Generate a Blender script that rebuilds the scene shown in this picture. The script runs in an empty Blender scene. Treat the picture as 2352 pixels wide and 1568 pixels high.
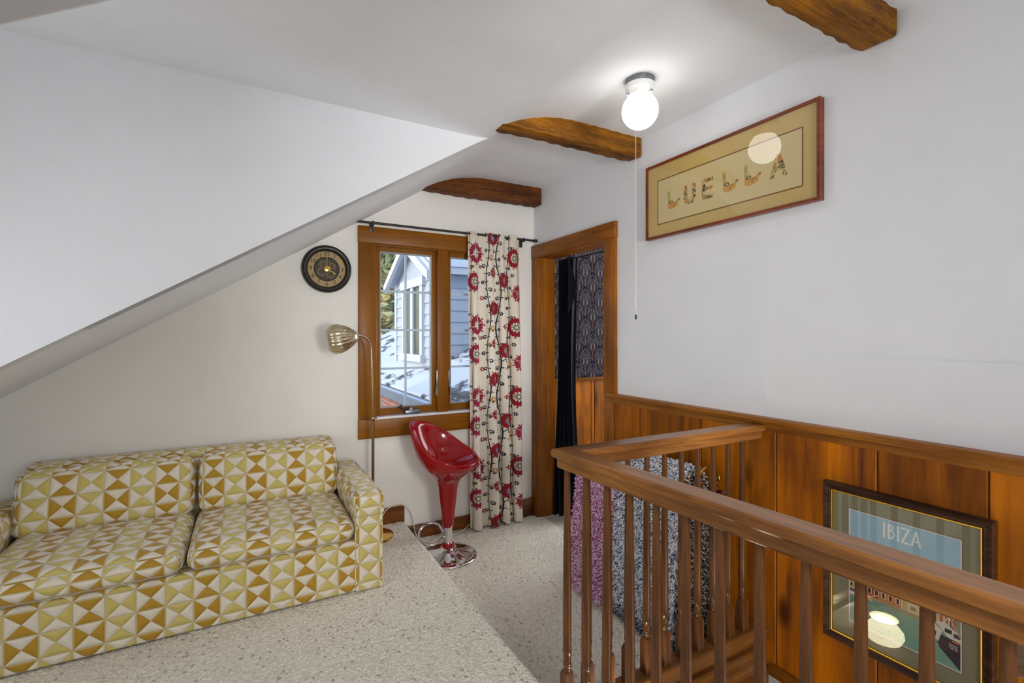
import bpy, bmesh, math, random
import numpy as np
from mathutils import Vector, Matrix
random.seed(7); RNG = np.random.default_rng(7)
SC = bpy.context.scene
COL = SC.collection
R = math.radians
PI = math.pi

# ------------------------------------------------------------------ camera, world, lights, exposure
CAMZ = 1.35
FPX = 1111.0
AL = math.atan(0.55)
cam_d = bpy.data.cameras.new('camera'); cam = bpy.data.objects.new('camera', cam_d); COL.objects.link(cam)
cam.location = (0, 0, CAMZ); cam.rotation_euler = (R(90), 0, -AL)
cam_d.sensor_width = 36.0; cam_d.lens = 36.0 * FPX / 2352.0
cam_d.shift_y = -12.0 / 2352.0
cam_d.clip_start = 0.02
SC.camera = cam

SC.view_settings.view_transform = 'Standard'; SC.view_settings.look = 'None'
SC.view_settings.gamma = 1.0; SC.view_settings.use_curve_mapping = False
SC.view_settings.exposure = 0.0
SC.display_settings.display_device = 'sRGB'

W = bpy.data.worlds.new('sky'); SC.world = W; W.use_nodes = True
wn = W.node_tree.nodes; wl = W.node_tree.links
bg = wn['Background']
sky = wn.new('ShaderNodeTexSky'); sky.sky_type = 'NISHITA'; sky.sun_disc = False
sky.sun_elevation = R(28); sky.sun_rotation = R(-80); sky.air_density = 1.0; sky.dust_density = 0.6
wl.new(sky.outputs[0], bg.inputs[0]); bg.inputs[1].default_value = 0.46

def lamp(name, kind, loc, direction, energy, color=(1, 1, 1), **kw):
    d = bpy.data.lights.new(name, kind); o = bpy.data.objects.new(name, d); COL.objects.link(o)
    o.location = loc; o.rotation_euler = Vector(direction).to_track_quat('-Z', 'Y').to_euler()
    d.energy = energy; d.color = color
    for k, v in kw.items(): setattr(d, k, v)
    return o
lamp('sun', 'SUN', (-6, -3, 6), (0.66, 0.48, -0.50), 1.0, (1.0, 0.90, 0.74), angle=R(0.6))
# added fill light behind the camera; the rear wall has no window
lamp('rear_fill_area', 'AREA', (0.55, -2.45, 1.15), (0.0, 1, 0.34), 35, (0.96, 0.98, 1.0), shape='RECTANGLE', size=2.0, size_y=1.5)
# unseen fill light added in the left dormer, whose end wall is solid
lamp('dormer_fill', 'AREA', (-1.36, 1.15, 1.35), (1, 0, -0.05), 10.5, (0.96, 0.98, 1.0), shape='RECTANGLE', size=0.7, size_y=0.9)
# added fill light in the hall, shining back through the door
lamp('hall_fill', 'AREA', (3.7, 2.65, 1.5), (-1, 0.02, -0.12), 30, (0.96, 0.98, 1.0), shape='RECTANGLE', size=1.0, size_y=1.4)
# added fill light in the stairwell, brightens the lower right wall
lamp('stairwell_fill', 'AREA', (1.40, -0.5, -0.45), (0.12, 0.55, 1), 9.5, (1.0, 0.975, 0.93), shape='RECTANGLE', size=0.8, size_y=0.8)
# two unseen fill spots added behind the camera, aimed at the far corner
lamp('rear_fill_spot_low', 'SPOT', (0.9, -1.8, 1.2), (0.5, 4.8, 0.75), 250, (0.985, 0.985, 1.0), spot_size=R(42), spot_blend=1.0, shadow_soft_size=0.3)
lamp('rear_fill_spot_high', 'SPOT', (0.4, -1.5, 2.0), (0.9, 4.4, -1.6), 400, (1.0, 0.98, 0.96), spot_size=R(46), spot_blend=1.0, shadow_soft_size=0.3)

# ------------------------------------------------------------------ helpers
def lin(r, g, b):
    f = lambda c: (c / 255 / 12.92) if c / 255 <= 0.04045 else ((c / 255 + 0.055) / 1.055) ** 2.4
    return (f(r), f(g), f(b), 1.0)
def linnp(c): return np.array(lin(*c)[:3])

def tag(o, label=None, cat=None, group=None, kind=None):
    if label: o['label'] = label
    if cat: o['category'] = cat
    if group: o['group'] = group
    if kind: o['kind'] = kind
    return o
def empty(name, loc, label=None, cat=None, group=None, kind=None, rz=0):
    o = bpy.data.objects.new(name, None); COL.objects.link(o); o.location = loc; o.rotation_euler = (0, 0, rz)
    o.empty_display_size = 0.05
    return tag(o, label, cat, group, kind)
def finish(name, me, mats, parent=None, smooth=None):
    for m in (mats if isinstance(mats, (list, tuple)) else [mats]): me.materials.append(m)
    o = bpy.data.objects.new(name, me); COL.objects.link(o)
    if smooth is not None:
        if smooth >= 180: me.shade_smooth()
        else:
            me.shade_smooth(); me.set_sharp_from_angle(angle=R(smooth))
    if parent: 
        o.parent = parent
        # geometry is given in world coordinates; cancel the parent's place
        o.matrix_parent_inverse = (Matrix.Translation(parent.location) @ parent.rotation_euler.to_matrix().to_4x4()).inverted() if parent.parent is None else Matrix.Identity(4)
        if parent.parent is not None:
            o.matrix_parent_inverse = parent.matrix_parent_inverse.inverted() if False else Matrix.Identity(4)
            pp = parent.parent
            o.matrix_parent_inverse = (Matrix.Translation(pp.location) @ pp.rotation_euler.to_matrix().to_4x4() @ parent.matrix_parent_inverse @ Matrix.Identity(4)).inverted()
    return o

class MB:
    """collects shapes in world coordinates, builds one mesh"""
    def __init__(s): s.bm = bmesh.new()
    def box(s, x0, y0, z0, x1, y1, z1, bevel=0, seg=2, mi=0, M=None):
        b = bmesh.new()
        bmesh.ops.create_cube(b, size=1.0)
        for v in b.verts:
            v.co = Vector((x0 + (v.co.x + .5) * (x1 - x0), y0 + (v.co.y + .5) * (y1 - y0), z0 + (v.co.z + .5) * (z1 - z0)))
        if bevel:
            bmesh.ops.bevel(b, geom=b.edges[:], offset=bevel, segments=seg, profile=0.5, affect='EDGES')
        if M is not None: bmesh.ops.transform(b, matrix=M, verts=b.verts)
        s.add(b, mi); return s
    def add(s, b, mi=0):
        b.verts.index_update()
        vs = [s.bm.verts.new(v.co) for v in b.verts]
        for f in b.faces:
            try:
                nf = s.bm.faces.new([vs[v.index] for v in f.verts]); nf.material_index = mi
            except ValueError: pass
        b.free()
    def prism(s, poly, axis, a, b_, mi=0, bevel=0):
        """poly: list of 2d points in the two other axes (order x,y,z), extruded along axis from a to b_"""
        def P(p, t):
            if axis == 'x': return Vector((t, p[0], p[1]))
            if axis == 'y': return Vector((p[0], t, p[1]))
            return Vector((p[0], p[1], t))
        b = bmesh.new()
        va = [b.verts.new(P(p, a)) for p in poly]; vb = [b.verts.new(P(p, b_)) for p in poly]
        n = len(poly)
        b.faces.new(va); b.faces.new(vb[::-1])
        for i in range(n): b.faces.new((va[i], vb[i], vb[(i + 1) % n], va[(i + 1) % n]))
        bmesh.ops.recalc_face_normals(b, faces=b.faces)
        if bevel: bmesh.ops.bevel(b, geom=b.edges[:], offset=bevel, segments=2, profile=.5, affect='EDGES')
        s.add(b, mi); return s
    def lathe(s, prof, c=(0, 0, 0), n=32, M=None, ridge=None, caps=True, mi=0):
        """prof: (r,z) list; around z at c; M: 4x4 applied to local shape first"""
        b = bmesh.new(); rings = []
        for k, (r, z) in enumerate(prof):
            ring = []
            for i in range(n):
                a = 2 * PI * i / n
                rr = r * (1 + (ridge(a, k / (len(prof) - 1)) if ridge else 0))
                ring.append(b.verts.new((rr * math.cos(a), rr * math.sin(a), z)))
            rings.append(ring)
        for k in range(len(rings) - 1):
            for i in range(n):
                j = (i + 1) % n
                b.faces.new((rings[k][i], rings[k][j], rings[k + 1][j], rings[k + 1][i]))
        if caps:
            b.faces.new(rings[0][::-1]); b.faces.new(rings[-1])
        if M is not None: bmesh.ops.transform(b, matrix=M, verts=b.verts)
        bmesh.ops.translate(b, vec=Vector(c), verts=b.verts)
        s.add(b, mi); return s
    def tube(s, pts, r, n=10, closed=False, mi=0):
        pts = [Vector(p) for p in pts]; m = len(pts); b = bmesh.new(); rings = []
        up = Vector((0, 0, 1)); prev = None
        for i, p in enumerate(pts):
            t = (pts[(i + 1) % m] - pts[i - 1]) if closed else (pts[min(i + 1, m - 1)] - pts[max(i - 1, 0)])
            t.normalize()
            if prev is None:
                a = t.cross(up)
                if a.length < 1e-3: a = t.cross(Vector((1, 0, 0)))
            else:
                a = prev - t * prev.dot(t)
                if a.length < 1e-4: a = t.cross(up)
            a.normalize(); prev = a; bb = t.cross(a)
            rr = r(i / (m - 1)) if callable(r) else r
            rings.append([b.verts.new(p + (a * math.cos(2 * PI * k / n) + bb * math.sin(2 * PI * k / n)) * rr) for k in range(n)])
        rng = range(m) if closed else range(m - 1)
        for i in rng:
            A, B = rings[i], rings[(i + 1) % m]
            for k in range(n): b.faces.new((A[k], A[(k + 1) % n], B[(k + 1) % n], B[k]))
        if not closed: b.faces.new(rings[0][::-1]); b.faces.new(rings[-1])
        s.add(b, mi); return s
    def poly(s, pts, mi=0):
        f = s.bm.faces.new([s.bm.verts.new(p) for p in pts]); f.material_index = mi; return s
    def build(s, name, mats, parent=None, smooth=35, recalc=True):
        if recalc: bmesh.ops.recalc_face_normals(s.bm, faces=s.bm.faces)
        me = bpy.data.meshes.new(name); s.bm.to_mesh(me); s.bm.free()
        return finish(name, me, mats, parent, smooth)

def np_mesh(name, verts, quads, cols=None, mats=None, parent=None, smooth=180, cname='Col', uv=None):
    me = bpy.data.meshes.new(name)
    verts = np.asarray(verts, np.float32); quads = np.asarray(quads, np.int32)
    me.vertices.add(len(verts)); me.vertices.foreach_set('co', verts.ravel())
    k = quads.shape[1]
    me.loops.add(quads.size); me.loops.foreach_set('vertex_index', quads.ravel())
    me.polygons.add(len(quads)); me.polygons.foreach_set('loop_start', np.arange(0, quads.size, k, dtype=np.int32))
    me.update(calc_edges=True); me.validate()
    if cols is not None:
        at = me.color_attributes.new(cname, 'FLOAT_COLOR', 'POINT')
        c4 = np.ones((len(verts), 4), np.float32); c4[:, :3] = cols
        at.data.foreach_set('color', c4.ravel())
    return finish(name, me, mats, parent, smooth)
def grid_quads(ny, nx):
    i = np.arange(ny * nx).reshape(ny, nx)
    return np.stack([i[:-1, :-1].ravel(), i[:-1, 1:].ravel(), i[1:, 1:].ravel(), i[1:, :-1].ravel()], 1)

def copy_tree(o, parent=None):
    c = o.copy(); COL.objects.link(c)
    if parent: c.parent = parent
    for ch in list(o.children): copy_tree(ch, c)
    return c

# ------------------------------------------------------------------ material helpers
def mat(name):
    m = bpy.data.materials.new(name); m.use_nodes = True
    nt = m.node_tree; return m, nt, nt.nodes, nt.links, nt.nodes['Principled BSDF']
def N(nt, t, **kw):
    n = nt.nodes.new(t)
    for k, v in kw.items(): setattr(n, k, v)
    return n
def math_(nt, op, a, b=None, c=None):
    n = nt.nodes.new('ShaderNodeMath'); n.operation = op
    for i, v in enumerate((a, b, c)):
        if v is None: continue
        if isinstance(v, (int, float)): n.inputs[i].default_value = v
        else: nt.links.new(v, n.inputs[i])
    return n.outputs[0]
def mix_(nt, f, a, b, blend='MIX'):
    n = nt.nodes.new('ShaderNodeMix'); n.data_type = 'RGBA'; n.blend_type = blend
    for sock, v in ((n.inputs[0], f), (n.inputs[6], a), (n.inputs[7], b)):
        if isinstance(v, (int, float)): sock.default_value = v
        elif isinstance(v, tuple): sock.default_value = v
        else: nt.links.new(v, sock)
    return n.outputs[2]
def ramp_(nt, f, stops):
    n = nt.nodes.new('ShaderNodeValToRGB'); e = n.color_ramp.elements
    while len(e) < len(stops): e.new(0.5)
    for el, (p, c) in zip(e, stops): el.position = p; el.color = c
    nt.links.new(f, n.inputs[0]); return n.outputs[0]
def bump_(nt, P, h, strength=0.3, dist=0.01):
    b = nt.nodes.new('ShaderNodeBump'); b.inputs['Strength'].default_value = strength; b.inputs['Distance'].default_value = dist
    nt.links.new(h, b.inputs['Height']); nt.links.new(b.outputs[0], P.inputs['Normal'])

def plain(name, c, rough=0.5, metal=0.0, coat=0.0, spec=None, noise=0.06, nscale=30, emis=None):
    m, nt, nd, lk, P = mat(name)
    tc = N(nt, 'ShaderNodeTexCoord'); nz = N(nt, 'ShaderNodeTexNoise'); nz.inputs['Scale'].default_value = nscale
    lk.new(tc.outputs['Object'], nz.inputs['Vector'])
    lo = tuple(v * (1 - noise) for v in c[:3]) + (1,); hi = tuple(min(1, v * (1 + noise)) for v in c[:3]) + (1,)
    lk.new(mix_(nt, nz.outputs['Fac'], lo, hi), P.inputs['Base Color'])
    P.inputs['Roughness'].default_value = rough; P.inputs['Metallic'].default_value = metal
    P.inputs['Coat Weight'].default_value = coat; P.inputs['Coat Roughness'].default_value = 0.03
    if spec is not None: P.inputs['Specular IOR Level'].default_value = spec
    if emis: 
        P.inputs['Emission Color'].default_value = c; P.inputs['Emission Strength'].default_value = emis
    return m

def plaster(name, c, stain=0.05, bump=0.25, cracks=False):
    m, nt, nd, lk, P = mat(name)
    tc = N(nt, 'ShaderNodeTexCoord')
    n1 = N(nt, 'ShaderNodeTexNoise'); n1.inputs['Scale'].default_value = 1.6; n1.inputs['Detail'].default_value = 5; n1.inputs['Roughness'].default_value = 0.6
    n2 = N(nt, 'ShaderNodeTexNoise'); n2.inputs['Scale'].default_value = 70; n2.inputs['Detail'].default_value = 4
    n3 = N(nt, 'ShaderNodeTexNoise'); n3.inputs['Scale'].default_value = 5; n3.inputs['Detail'].default_value = 3
    for n in (n1, n2, n3): lk.new(tc.outputs['Object'], n.inputs['Vector'])
    lo = tuple(v * (1 - stain) for v in c[:3]) + (1,)
    f = ramp_(nt, n1.outputs['Fac'], [(0.35, (0, 0, 0, 1)), (0.62, (1, 1, 1, 1))])
    lk.new(mix_(nt, f, lo, c), P.inputs['Base Color'])
    P.inputs['Roughness'].default_value = 0.75; P.inputs['Specular IOR Level'].default_value = 0.25
    h = math_(nt, 'ADD', math_(nt, 'MULTIPLY', n2.outputs['Fac'], 0.25), math_(nt, 'MULTIPLY', n3.outputs['Fac'], 1.0))
    bump_(nt, P, h, bump, 0.012)
    return m

def wood(name, dark, light, axis='z', gscale=1.0, rough=0.38, coat=0.15, knots=0.0, tint=False, bump=0.08, streak=0.5, spec=0.22):
    m, nt, nd, lk, P = mat(name)
    tc = N(nt, 'ShaderNodeTexCoord'); vec = tc.outputs['Object']
    if tint:
        at = N(nt, 'ShaderNodeAttribute', attribute_name='tint')
        off = N(nt, 'ShaderNodeVectorMath', operation='SCALE'); off.inputs['Scale'].default_value = 13.0; lk.new(at.outputs['Color'], off.inputs[0])
        ad = N(nt, 'ShaderNodeVectorMath', operation='ADD'); lk.new(vec, ad.inputs[0]); lk.new(off.outputs[0], ad.inputs[1]); vec = ad.outputs[0]
    mp = N(nt, 'ShaderNodeMapping'); lk.new(vec, mp.inputs['Vector'])
    sc = {'x': (1.2, 16, 16), 'y': (16, 1.2, 16), 'z': (16, 16, 1.2)}[axis]
    mp.inputs['Scale'].default_value = tuple(v * gscale for v in sc)
    n1 = N(nt, 'ShaderNodeTexNoise'); n1.inputs['Scale'].default_value = 1.0; n1.inputs['Detail'].default_value = 6; n1.inputs['Roughness'].default_value = 0.62; n1.inputs['Distortion'].default_value = 0.8
    lk.new(mp.outputs[0], n1.inputs['Vector'])
    n2 = N(nt, 'ShaderNodeTexNoise'); n2.inputs['Scale'].default_value = 2.2; n2.inputs['Detail'].default_value = 2
    lk.new(vec, n2.inputs['Vector'])
    mp2 = N(nt, 'ShaderNodeMapping'); lk.new(vec, mp2.inputs['Vector']); mp2.inputs['Scale'].default_value = tuple(v * gscale * 6 for v in sc)
    n3 = N(nt, 'ShaderNodeTexNoise'); n3.inputs['Scale'].default_value = 1.0; n3.inputs['Detail'].default_value = 3; lk.new(mp2.outputs[0], n3.inputs['Vector'])
    fac = math_(nt, 'ADD', math_(nt, 'MULTIPLY', n1.outputs['Fac'], 0.6), math_(nt, 'MULTIPLY', n2.outputs['Fac'], 0.4))
    col = ramp_(nt, fac, [(0.37, dark), (0.60, light)])
    st = ramp_(nt, n3.outputs['Fac'], [(0.42, (0.55, 0.5, 0.45, 1)), (0.56, (1, 1, 1, 1))])
    col = mix_(nt, streak, col, st, 'MULTIPLY')
    if tint:
        sp = N(nt, 'ShaderNodeSeparateColor'); lk.new(at.outputs['Color'], sp.inputs[0])
        g = math_(nt, 'ADD', 0.72, math_(nt, 'MULTIPLY', sp.outputs[1], 0.5))
        gc = N(nt, 'ShaderNodeCombineColor')
        for i in range(3): lk.new(g, gc.inputs[i])
        col = mix_(nt, 1.0, col, gc.outputs[0], 'MULTIPLY')
    if knots:
        mk = N(nt, 'ShaderNodeMapping'); lk.new(vec, mk.inputs['Vector'])
        ks = {'x': (1.6, 4.5, 4.5), 'y': (4.5, 1.6, 4.5), 'z': (4.5, 4.5, 1.9)}[axis]; mk.inputs['Scale'].default_value = ks
        vo = N(nt, 'ShaderNodeTexVoronoi'); vo.inputs['Scale'].default_value = 1.0; lk.new(mk.outputs[0], vo.inputs['Vector'])
        kf = ramp_(nt, vo.outputs['Distance'], [(0.0, (knots, knots, knots, 1)), (0.06, (knots, knots, knots, 1)), (0.17, (0, 0, 0, 1))])
        col = mix_(nt, kf, col, tuple(v * 0.28 for v in dark[:3]) + (1,))
    lk.new(col, P.inputs['Base Color'])
    P.inputs['Roughness'].default_value = rough; P.inputs['Coat Weight'].default_value = coat; P.inputs['Coat Roughness'].default_value = 0.22; P.inputs['Specular IOR Level'].default_value = spec
    bump_(nt, P, n3.outputs['Fac'], bump, 0.003)
    return m

def attr_mat(name, rough=0.8, attr='Col', sheen=0.0, bumpn=0, spec=0.3, trans=0.0, ns=300):
    m, nt, nd, lk, P = mat(name)
    a = N(nt, 'ShaderNodeAttribute', attribute_name=attr)
    tc = N(nt, 'ShaderNodeTexCoord'); nz = N(nt, 'ShaderNodeTexNoise'); nz.inputs['Scale'].default_value = ns; lk.new(tc.outputs['Object'], nz.inputs['Vector'])
    v = math_(nt, 'ADD', 0.94, math_(nt, 'MULTIPLY', nz.outputs['Fac'], 0.12))
    cc = N(nt, 'ShaderNodeCombineColor')
    for i in range(3): lk.new(v, cc.inputs[i])
    col = mix_(nt, 1.0, a.outputs['Color'], cc.outputs[0], 'MULTIPLY')
    lk.new(col, P.inputs['Base Color'])
    P.inputs['Roughness'].default_value = rough; P.inputs['Specular IOR Level'].default_value = spec
    P.inputs['Sheen Weight'].default_value = sheen
    if bumpn: bump_(nt, P, nz.outputs['Fac'], bumpn, 0.002)
    if trans:
        t = N(nt, 'ShaderNodeBsdfTranslucent'); lk.new(col, t.inputs['Color'])
        mx = N(nt, 'ShaderNodeMixShader'); mx.inputs[0].default_value = trans
        lk.new(P.outputs[0], mx.inputs[1]); lk.new(t.outputs[0], mx.inputs[2]); lk.new(mx.outputs[0], nd['Material Output'].inputs[0])
    return m

def glass(name, tint=(1, 1, 1, 1), refl=0.05, edge=0.5):
    """thin pane: clear with a weak mirror that grows towards grazing angles"""
    m, nt, nd, lk, P = mat(name); nd.remove(P)
    t = N(nt, 'ShaderNodeBsdfTransparent'); t.inputs[0].default_value = tint
    g = N(nt, 'ShaderNodeBsdfGlossy'); g.inputs['Roughness'].default_value = 0.003
    lw = N(nt, 'ShaderNodeLayerWeight'); lw.inputs['Blend'].default_value = 0.5
    nz = N(nt, 'ShaderNodeTexNoise'); nz.inputs['Scale'].default_value = 3.0
    f = math_(nt, 'ADD', refl, math_(nt, 'MULTIPLY', math_(nt, 'POWER', lw.outputs['Facing'], 4.0), edge))
    f = math_(nt, 'MULTIPLY', f, math_(nt, 'ADD', 0.995, math_(nt, 'MULTIPLY', nz.outputs['Fac'], 0.01)))
    mx = N(nt, 'ShaderNodeMixShader'); lk.new(f, mx.inputs[0]); lk.new(t.outputs[0], mx.inputs[1]); lk.new(g.outputs[0], mx.inputs[2])
    lk.new(mx.outputs[0], nd['Material Output'].inputs[0])
    return m

# ------------------------------------------------------------------ materials
M = {}
M['wall'] = plaster('plaster_white', lin(234, 235, 238), 0.05, 0.22)
M['wall_back'] = plaster('plaster_cream', lin(243, 240, 232), 0.05, 0.18)
M['ceil'] = plaster('plaster_ceiling', lin(236, 237, 240), 0.06, 0.3)
M['pine'] = wood('stained_pine_panelling', lin(96, 48, 16), lin(196, 112, 4), 'z', 0.55, 0.42, 0.06, 0.85, True, 0.12, 0.35)
M['pine_y'] = wood('stained_pine_rail', lin(118, 66, 14), lin(178, 114, 36), 'y', 0.8, 0.42, 0.06)
M['door_z'] = wood('door_casing_pine', lin(110, 62, 12), lin(172, 102, 20), 'z', 0.8, 0.42, 0.06, 0.8, False, 0.06, 0.35)
M['door_y'] = wood('door_head_pine', lin(112, 64, 14), lin(164, 98, 22), 'y', 0.8, 0.42, 0.06, 0.0, False, 0.06, 0.35)
M['win_z'] = wood('window_casing_upright', lin(116, 68, 2), lin(142, 86, 4), 'z', 0.6, 0.42, 0.05, 0.0, False, 0.04, 0.2)
M['win_x'] = wood('window_casing_level', lin(124, 72, 2), lin(150, 92, 6), 'x', 0.6, 0.42, 0.05, 0.0, False, 0.04, 0.3)
M['rail_y'] = wood('handrail_brown', lin(104, 64, 28), lin(164, 108, 54), 'y', 1.1, 0.34, 0.35, 0.0, False, 0.06, 0.45)
M['rail_x'] = wood('handrail_brown_cross', lin(104, 64, 28), lin(164, 108, 54), 'x', 1.1, 0.34, 0.35, 0.0, False, 0.06, 0.45)
M['rail_z'] = wood('baluster_brown', lin(82, 50, 26), lin(134, 86, 44), 'z', 1.2, 0.30, 0.3, 0.0, False, 0.05, 0.5)
M['base'] = wood('baseboard_brown', lin(84, 44, 16), lin(140, 84, 34), 'x', 0.8, 0.4, 0.2)
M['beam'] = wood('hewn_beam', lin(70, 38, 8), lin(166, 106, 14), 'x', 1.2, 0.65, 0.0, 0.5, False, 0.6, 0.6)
M['beam_shaded'] = wood('hewn_beam_shaded', lin(62, 30, 8), lin(124, 70, 20), 'x', 1.2, 0.65, 0.0, 0.5, False, 0.6, 0.6)  # far beam: same hewn wood with its shade put into the colour
M['dark'] = plain('stair_dark_brown', lin(56, 36, 24), 0.6)
M['brass'] = plain('polished_brass', lin(226, 184, 92), 0.16, 1.0)
M['brass_pale'] = plain('pale_brass', lin(222, 210, 176), 0.16, 1.0)
M['bronze'] = plain('pole_metal', lin(150, 132, 108), 0.25, 1.0)
M['chrome'] = plain('chrome', lin(232, 232, 236), 0.05, 1.0, noise=0.01)
M['red'] = plain('glossy_red_plastic', lin(150, 4, 14), 0.12, 0.0, 0.25, 0.4, noise=0.02)
M['black'] = plain('black_metal', lin(40, 36, 34), 0.4)
M['white_metal'] = plain('white_metal', lin(226, 226, 228), 0.3, noise=0.02)
M['porcelain'] = plain('white_porcelain', lin(232, 232, 230), 0.15, 0, 0.5, noise=0.02)
M['steel'] = plain('grey_steel', lin(140, 142, 150), 0.3, 0.9)
M['sash'] = plain('grey_weatherstrip', lin(150, 148, 146), 0.5)
M['muntin'] = plain('white_grid_bar', lin(196, 204, 216), 0.4)
M['cord'] = plain('white_cord', lin(214, 206, 190), 0.5)
M['blackcloth'] = plain('black_curtain_cloth', lin(24, 26, 33), 0.75, spec=0.12, nscale=80, noise=0.3)
M['glass'] = glass('window_glass', (0.96, 0.98, 0.99, 1), 0.02, 0.4)
M['pic_glass'] = glass('picture_glass', (0.99, 0.99, 0.98, 1), 0.035, 0.3)
M['pic_glass2'] = glass('print_glass', (0.98, 0.99, 0.98, 1), 0.08, 0.5)
M['frame_red'] = wood('reddish_frame', lin(92, 38, 20), lin(138, 66, 32), 'y', 1.0, 0.35, 0.3)
M['frame_dark'] = wood('walnut_frame', lin(44, 26, 18), lin(92, 62, 44), 'y', 1.4, 0.4, 0.2, streak=0.7)
M['gold'] = plain('gold_leaf', lin(226, 180, 60), 0.3, 0.9)
M['mat_tan'] = plain('tan_mat_board', lin(206, 176, 108), 0.8, nscale=6, noise=0.04)
M['mat_grey'] = plain('olive_grey_mat', lin(148, 142, 116), 0.85, nscale=220, noise=0.12)
M['paint'] = attr_mat('printed_paper', 0.7)
M['curtain'] = attr_mat('printed_cotton', 0.85, sheen=0.1, trans=0.25)
M['carpet'] = attr_mat('wool_loop_carpet', 0.95, bumpn=0.5, spec=0.1)
M['rug'] = attr_mat('shag_yarn', 0.9, spec=0.15)
M['paper_wall'] = attr_mat('damask_wallpaper', 0.95, spec=0.03)
M['carpet_flat'] = plain('plain_carpet', lin(186, 180, 166), 0.95, nscale=160, noise=0.2)

# sofa fabric: squares crossed into four triangles, quilted along the seams
def sofa_mat():
    m, nt, nd, lk, P = mat('geometric_velvet')
    uv = N(nt, 'ShaderNodeUVMap', uv_map='UVMap')
    sp = N(nt, 'ShaderNodeSeparateXYZ'); lk.new(uv.outputs[0], sp.inputs[0])
    u = math_(nt, 'DIVIDE', sp.outputs[0], 0.094); v = math_(nt, 'DIVIDE', sp.outputs[1], 0.090)
    i = math_(nt, 'FLOOR', u); j = math_(nt, 'FLOOR', v)
    fu = math_(nt, 'ABSOLUTE', math_(nt, 'SUBTRACT', math_(nt, 'SUBTRACT', u, i), 0.5))
    fv = math_(nt, 'ABSOLUTE', math_(nt, 'SUBTRACT', math_(nt, 'SUBTRACT', v, j), 0.5))
    side = math_(nt, 'GREATER_THAN', fu, fv)
    par = math_(nt, 'PINGPONG', math_(nt, 'ADD', i, j), 1.0)
    coloured = math_(nt, 'ABSOLUTE', math_(nt, 'SUBTRACT', side, par))
    colm = math_(nt, 'PINGPONG', i, 1.0)
    tc = N(nt, 'ShaderNodeTexCoord'); nz = N(nt, 'ShaderNodeTexNoise'); nz.inputs['Scale'].default_value = 9; lk.new(tc.outputs['Object'], nz.inputs['Vector'])
    wv = N(nt, 'ShaderNodeTexNoise'); wv.inputs['Scale'].default_value = 420; lk.new(uv.outputs[0], wv.inputs['Vector'])
    hue = mix_(nt, colm, lin(184, 142, 34), lin(208, 190, 106))
    cream = mix_(nt, nz.outputs['Fac'], lin(226, 214, 192), lin(238, 228, 212))
    col = mix_(nt, coloured, cream, hue)
    ds = math_(nt, 'MINIMUM', math_(nt, 'SUBTRACT', 0.5, fu), math_(nt, 'SUBTRACT', 0.5, fv))
    seam = math_(nt, 'LESS_THAN', ds, 0.035)
    col = mix_(nt, math_(nt, 'MULTIPLY', seam, 0.7), col, lin(216, 200, 150))
    wvg = ramp_(nt, wv.outputs['Fac'], [(0.3, (0.4, 0.4, 0.4, 1)), (0.7, (0.6, 0.6, 0.6, 1))]); col = mix_(nt, 0.25, col, wvg, 'SOFT_LIGHT')
    lk.new(col, P.inputs['Base Color'])
    P.inputs['Roughness'].default_value = 0.75; P.inputs['Sheen Weight'].default_value = 0.35; P.inputs['Sheen Roughness'].default_value = 0.4
    dd = math_(nt, 'MULTIPLY', math_(nt, 'ABSOLUTE', math_(nt, 'SUBTRACT', fu, fv)), 0.7)
    h = math_(nt, 'MINIMUM', math_(nt, 'MINIMUM', ds, dd), 0.16)
    h = math_(nt, 'POWER', math_(nt, 'MULTIPLY', h, 6.0), 0.6)
    h = math_(nt, 'ADD', h, math_(nt, 'MULTIPLY', wv.outputs['Fac'], 0.06))
    bump_(nt, P, h, 0.8, 0.008)
    return m
M['sofa'] = sofa_mat()

# ------------------------------------------------------------------ the room shell
XR, YB = 1.925, 3.155           # right wall face, back wall face
ZC = 2.445                       # flat ceiling
SL = lambda x: 1.686 + 0.6206 * x   # main roof slope
PZ = 0.135                       # platform height
XP = 0.913                       # platform edge
YN = -2.6                        # rear wall
def struct(mb, name, m, smooth=30):
    o = mb.build(name, m, None, smooth); o['kind'] = 'structure'; return o

# back wall, with the window opening
WX0, WX1, WZ0, WZ1 = 0.72, 1.66, 0.80, 1.965
b = MB()
for x0, x1, z0, z1 in ((-2.2, WX0, -0.2, 2.7), (WX1, XR + 0.14, -0.2, 2.7), (WX0, WX1, -0.2, WZ0), (WX0, WX1, WZ1, 2.7)):
    b.box(x0, YB, z0, x1, YB + 0.13, z1)
struct(b, 'wall_back', M['wall_back'])
# right wall, with the door opening and a run down the stair
DY0, DY1, DZ = 2.285, 3.085, 1.95
b = MB()
b.box(XR, YN, 0.96, XR + 0.13, DY0, 2.7); b.box(XR, DY0, DZ, XR + 0.13, DY1, 2.7); b.box(XR, DY1, -0.2, XR + 0.13, YB, 2.7)
b.box(XR, YN, -2.6, XR + 0.13, DY0, 0.96); b.box(XR - 0.003, YN, 0.97, XR + 0.01, 2.20, 1.272)
struct(b, 'wall_right', M['wall'])
b = MB(); b.box(-2.3, YN - 0.12, -0.2, XR + 0.13, YN, 2.7); struct(b, 'wall_rear', M['wall'])
# knee wall under the eaves on the left
b = MB(); b.box(-1.87, YN, -0.2, -1.75, 0.51, 0.75); b.box(-1.87, 2.19, -0.2, -1.75, YB, 0.75); b.box(-1.62, 0.39, -0.2, -1.5, 2.31, 2.5)
struct(b, 'wall_left', M['wall'])

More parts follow.
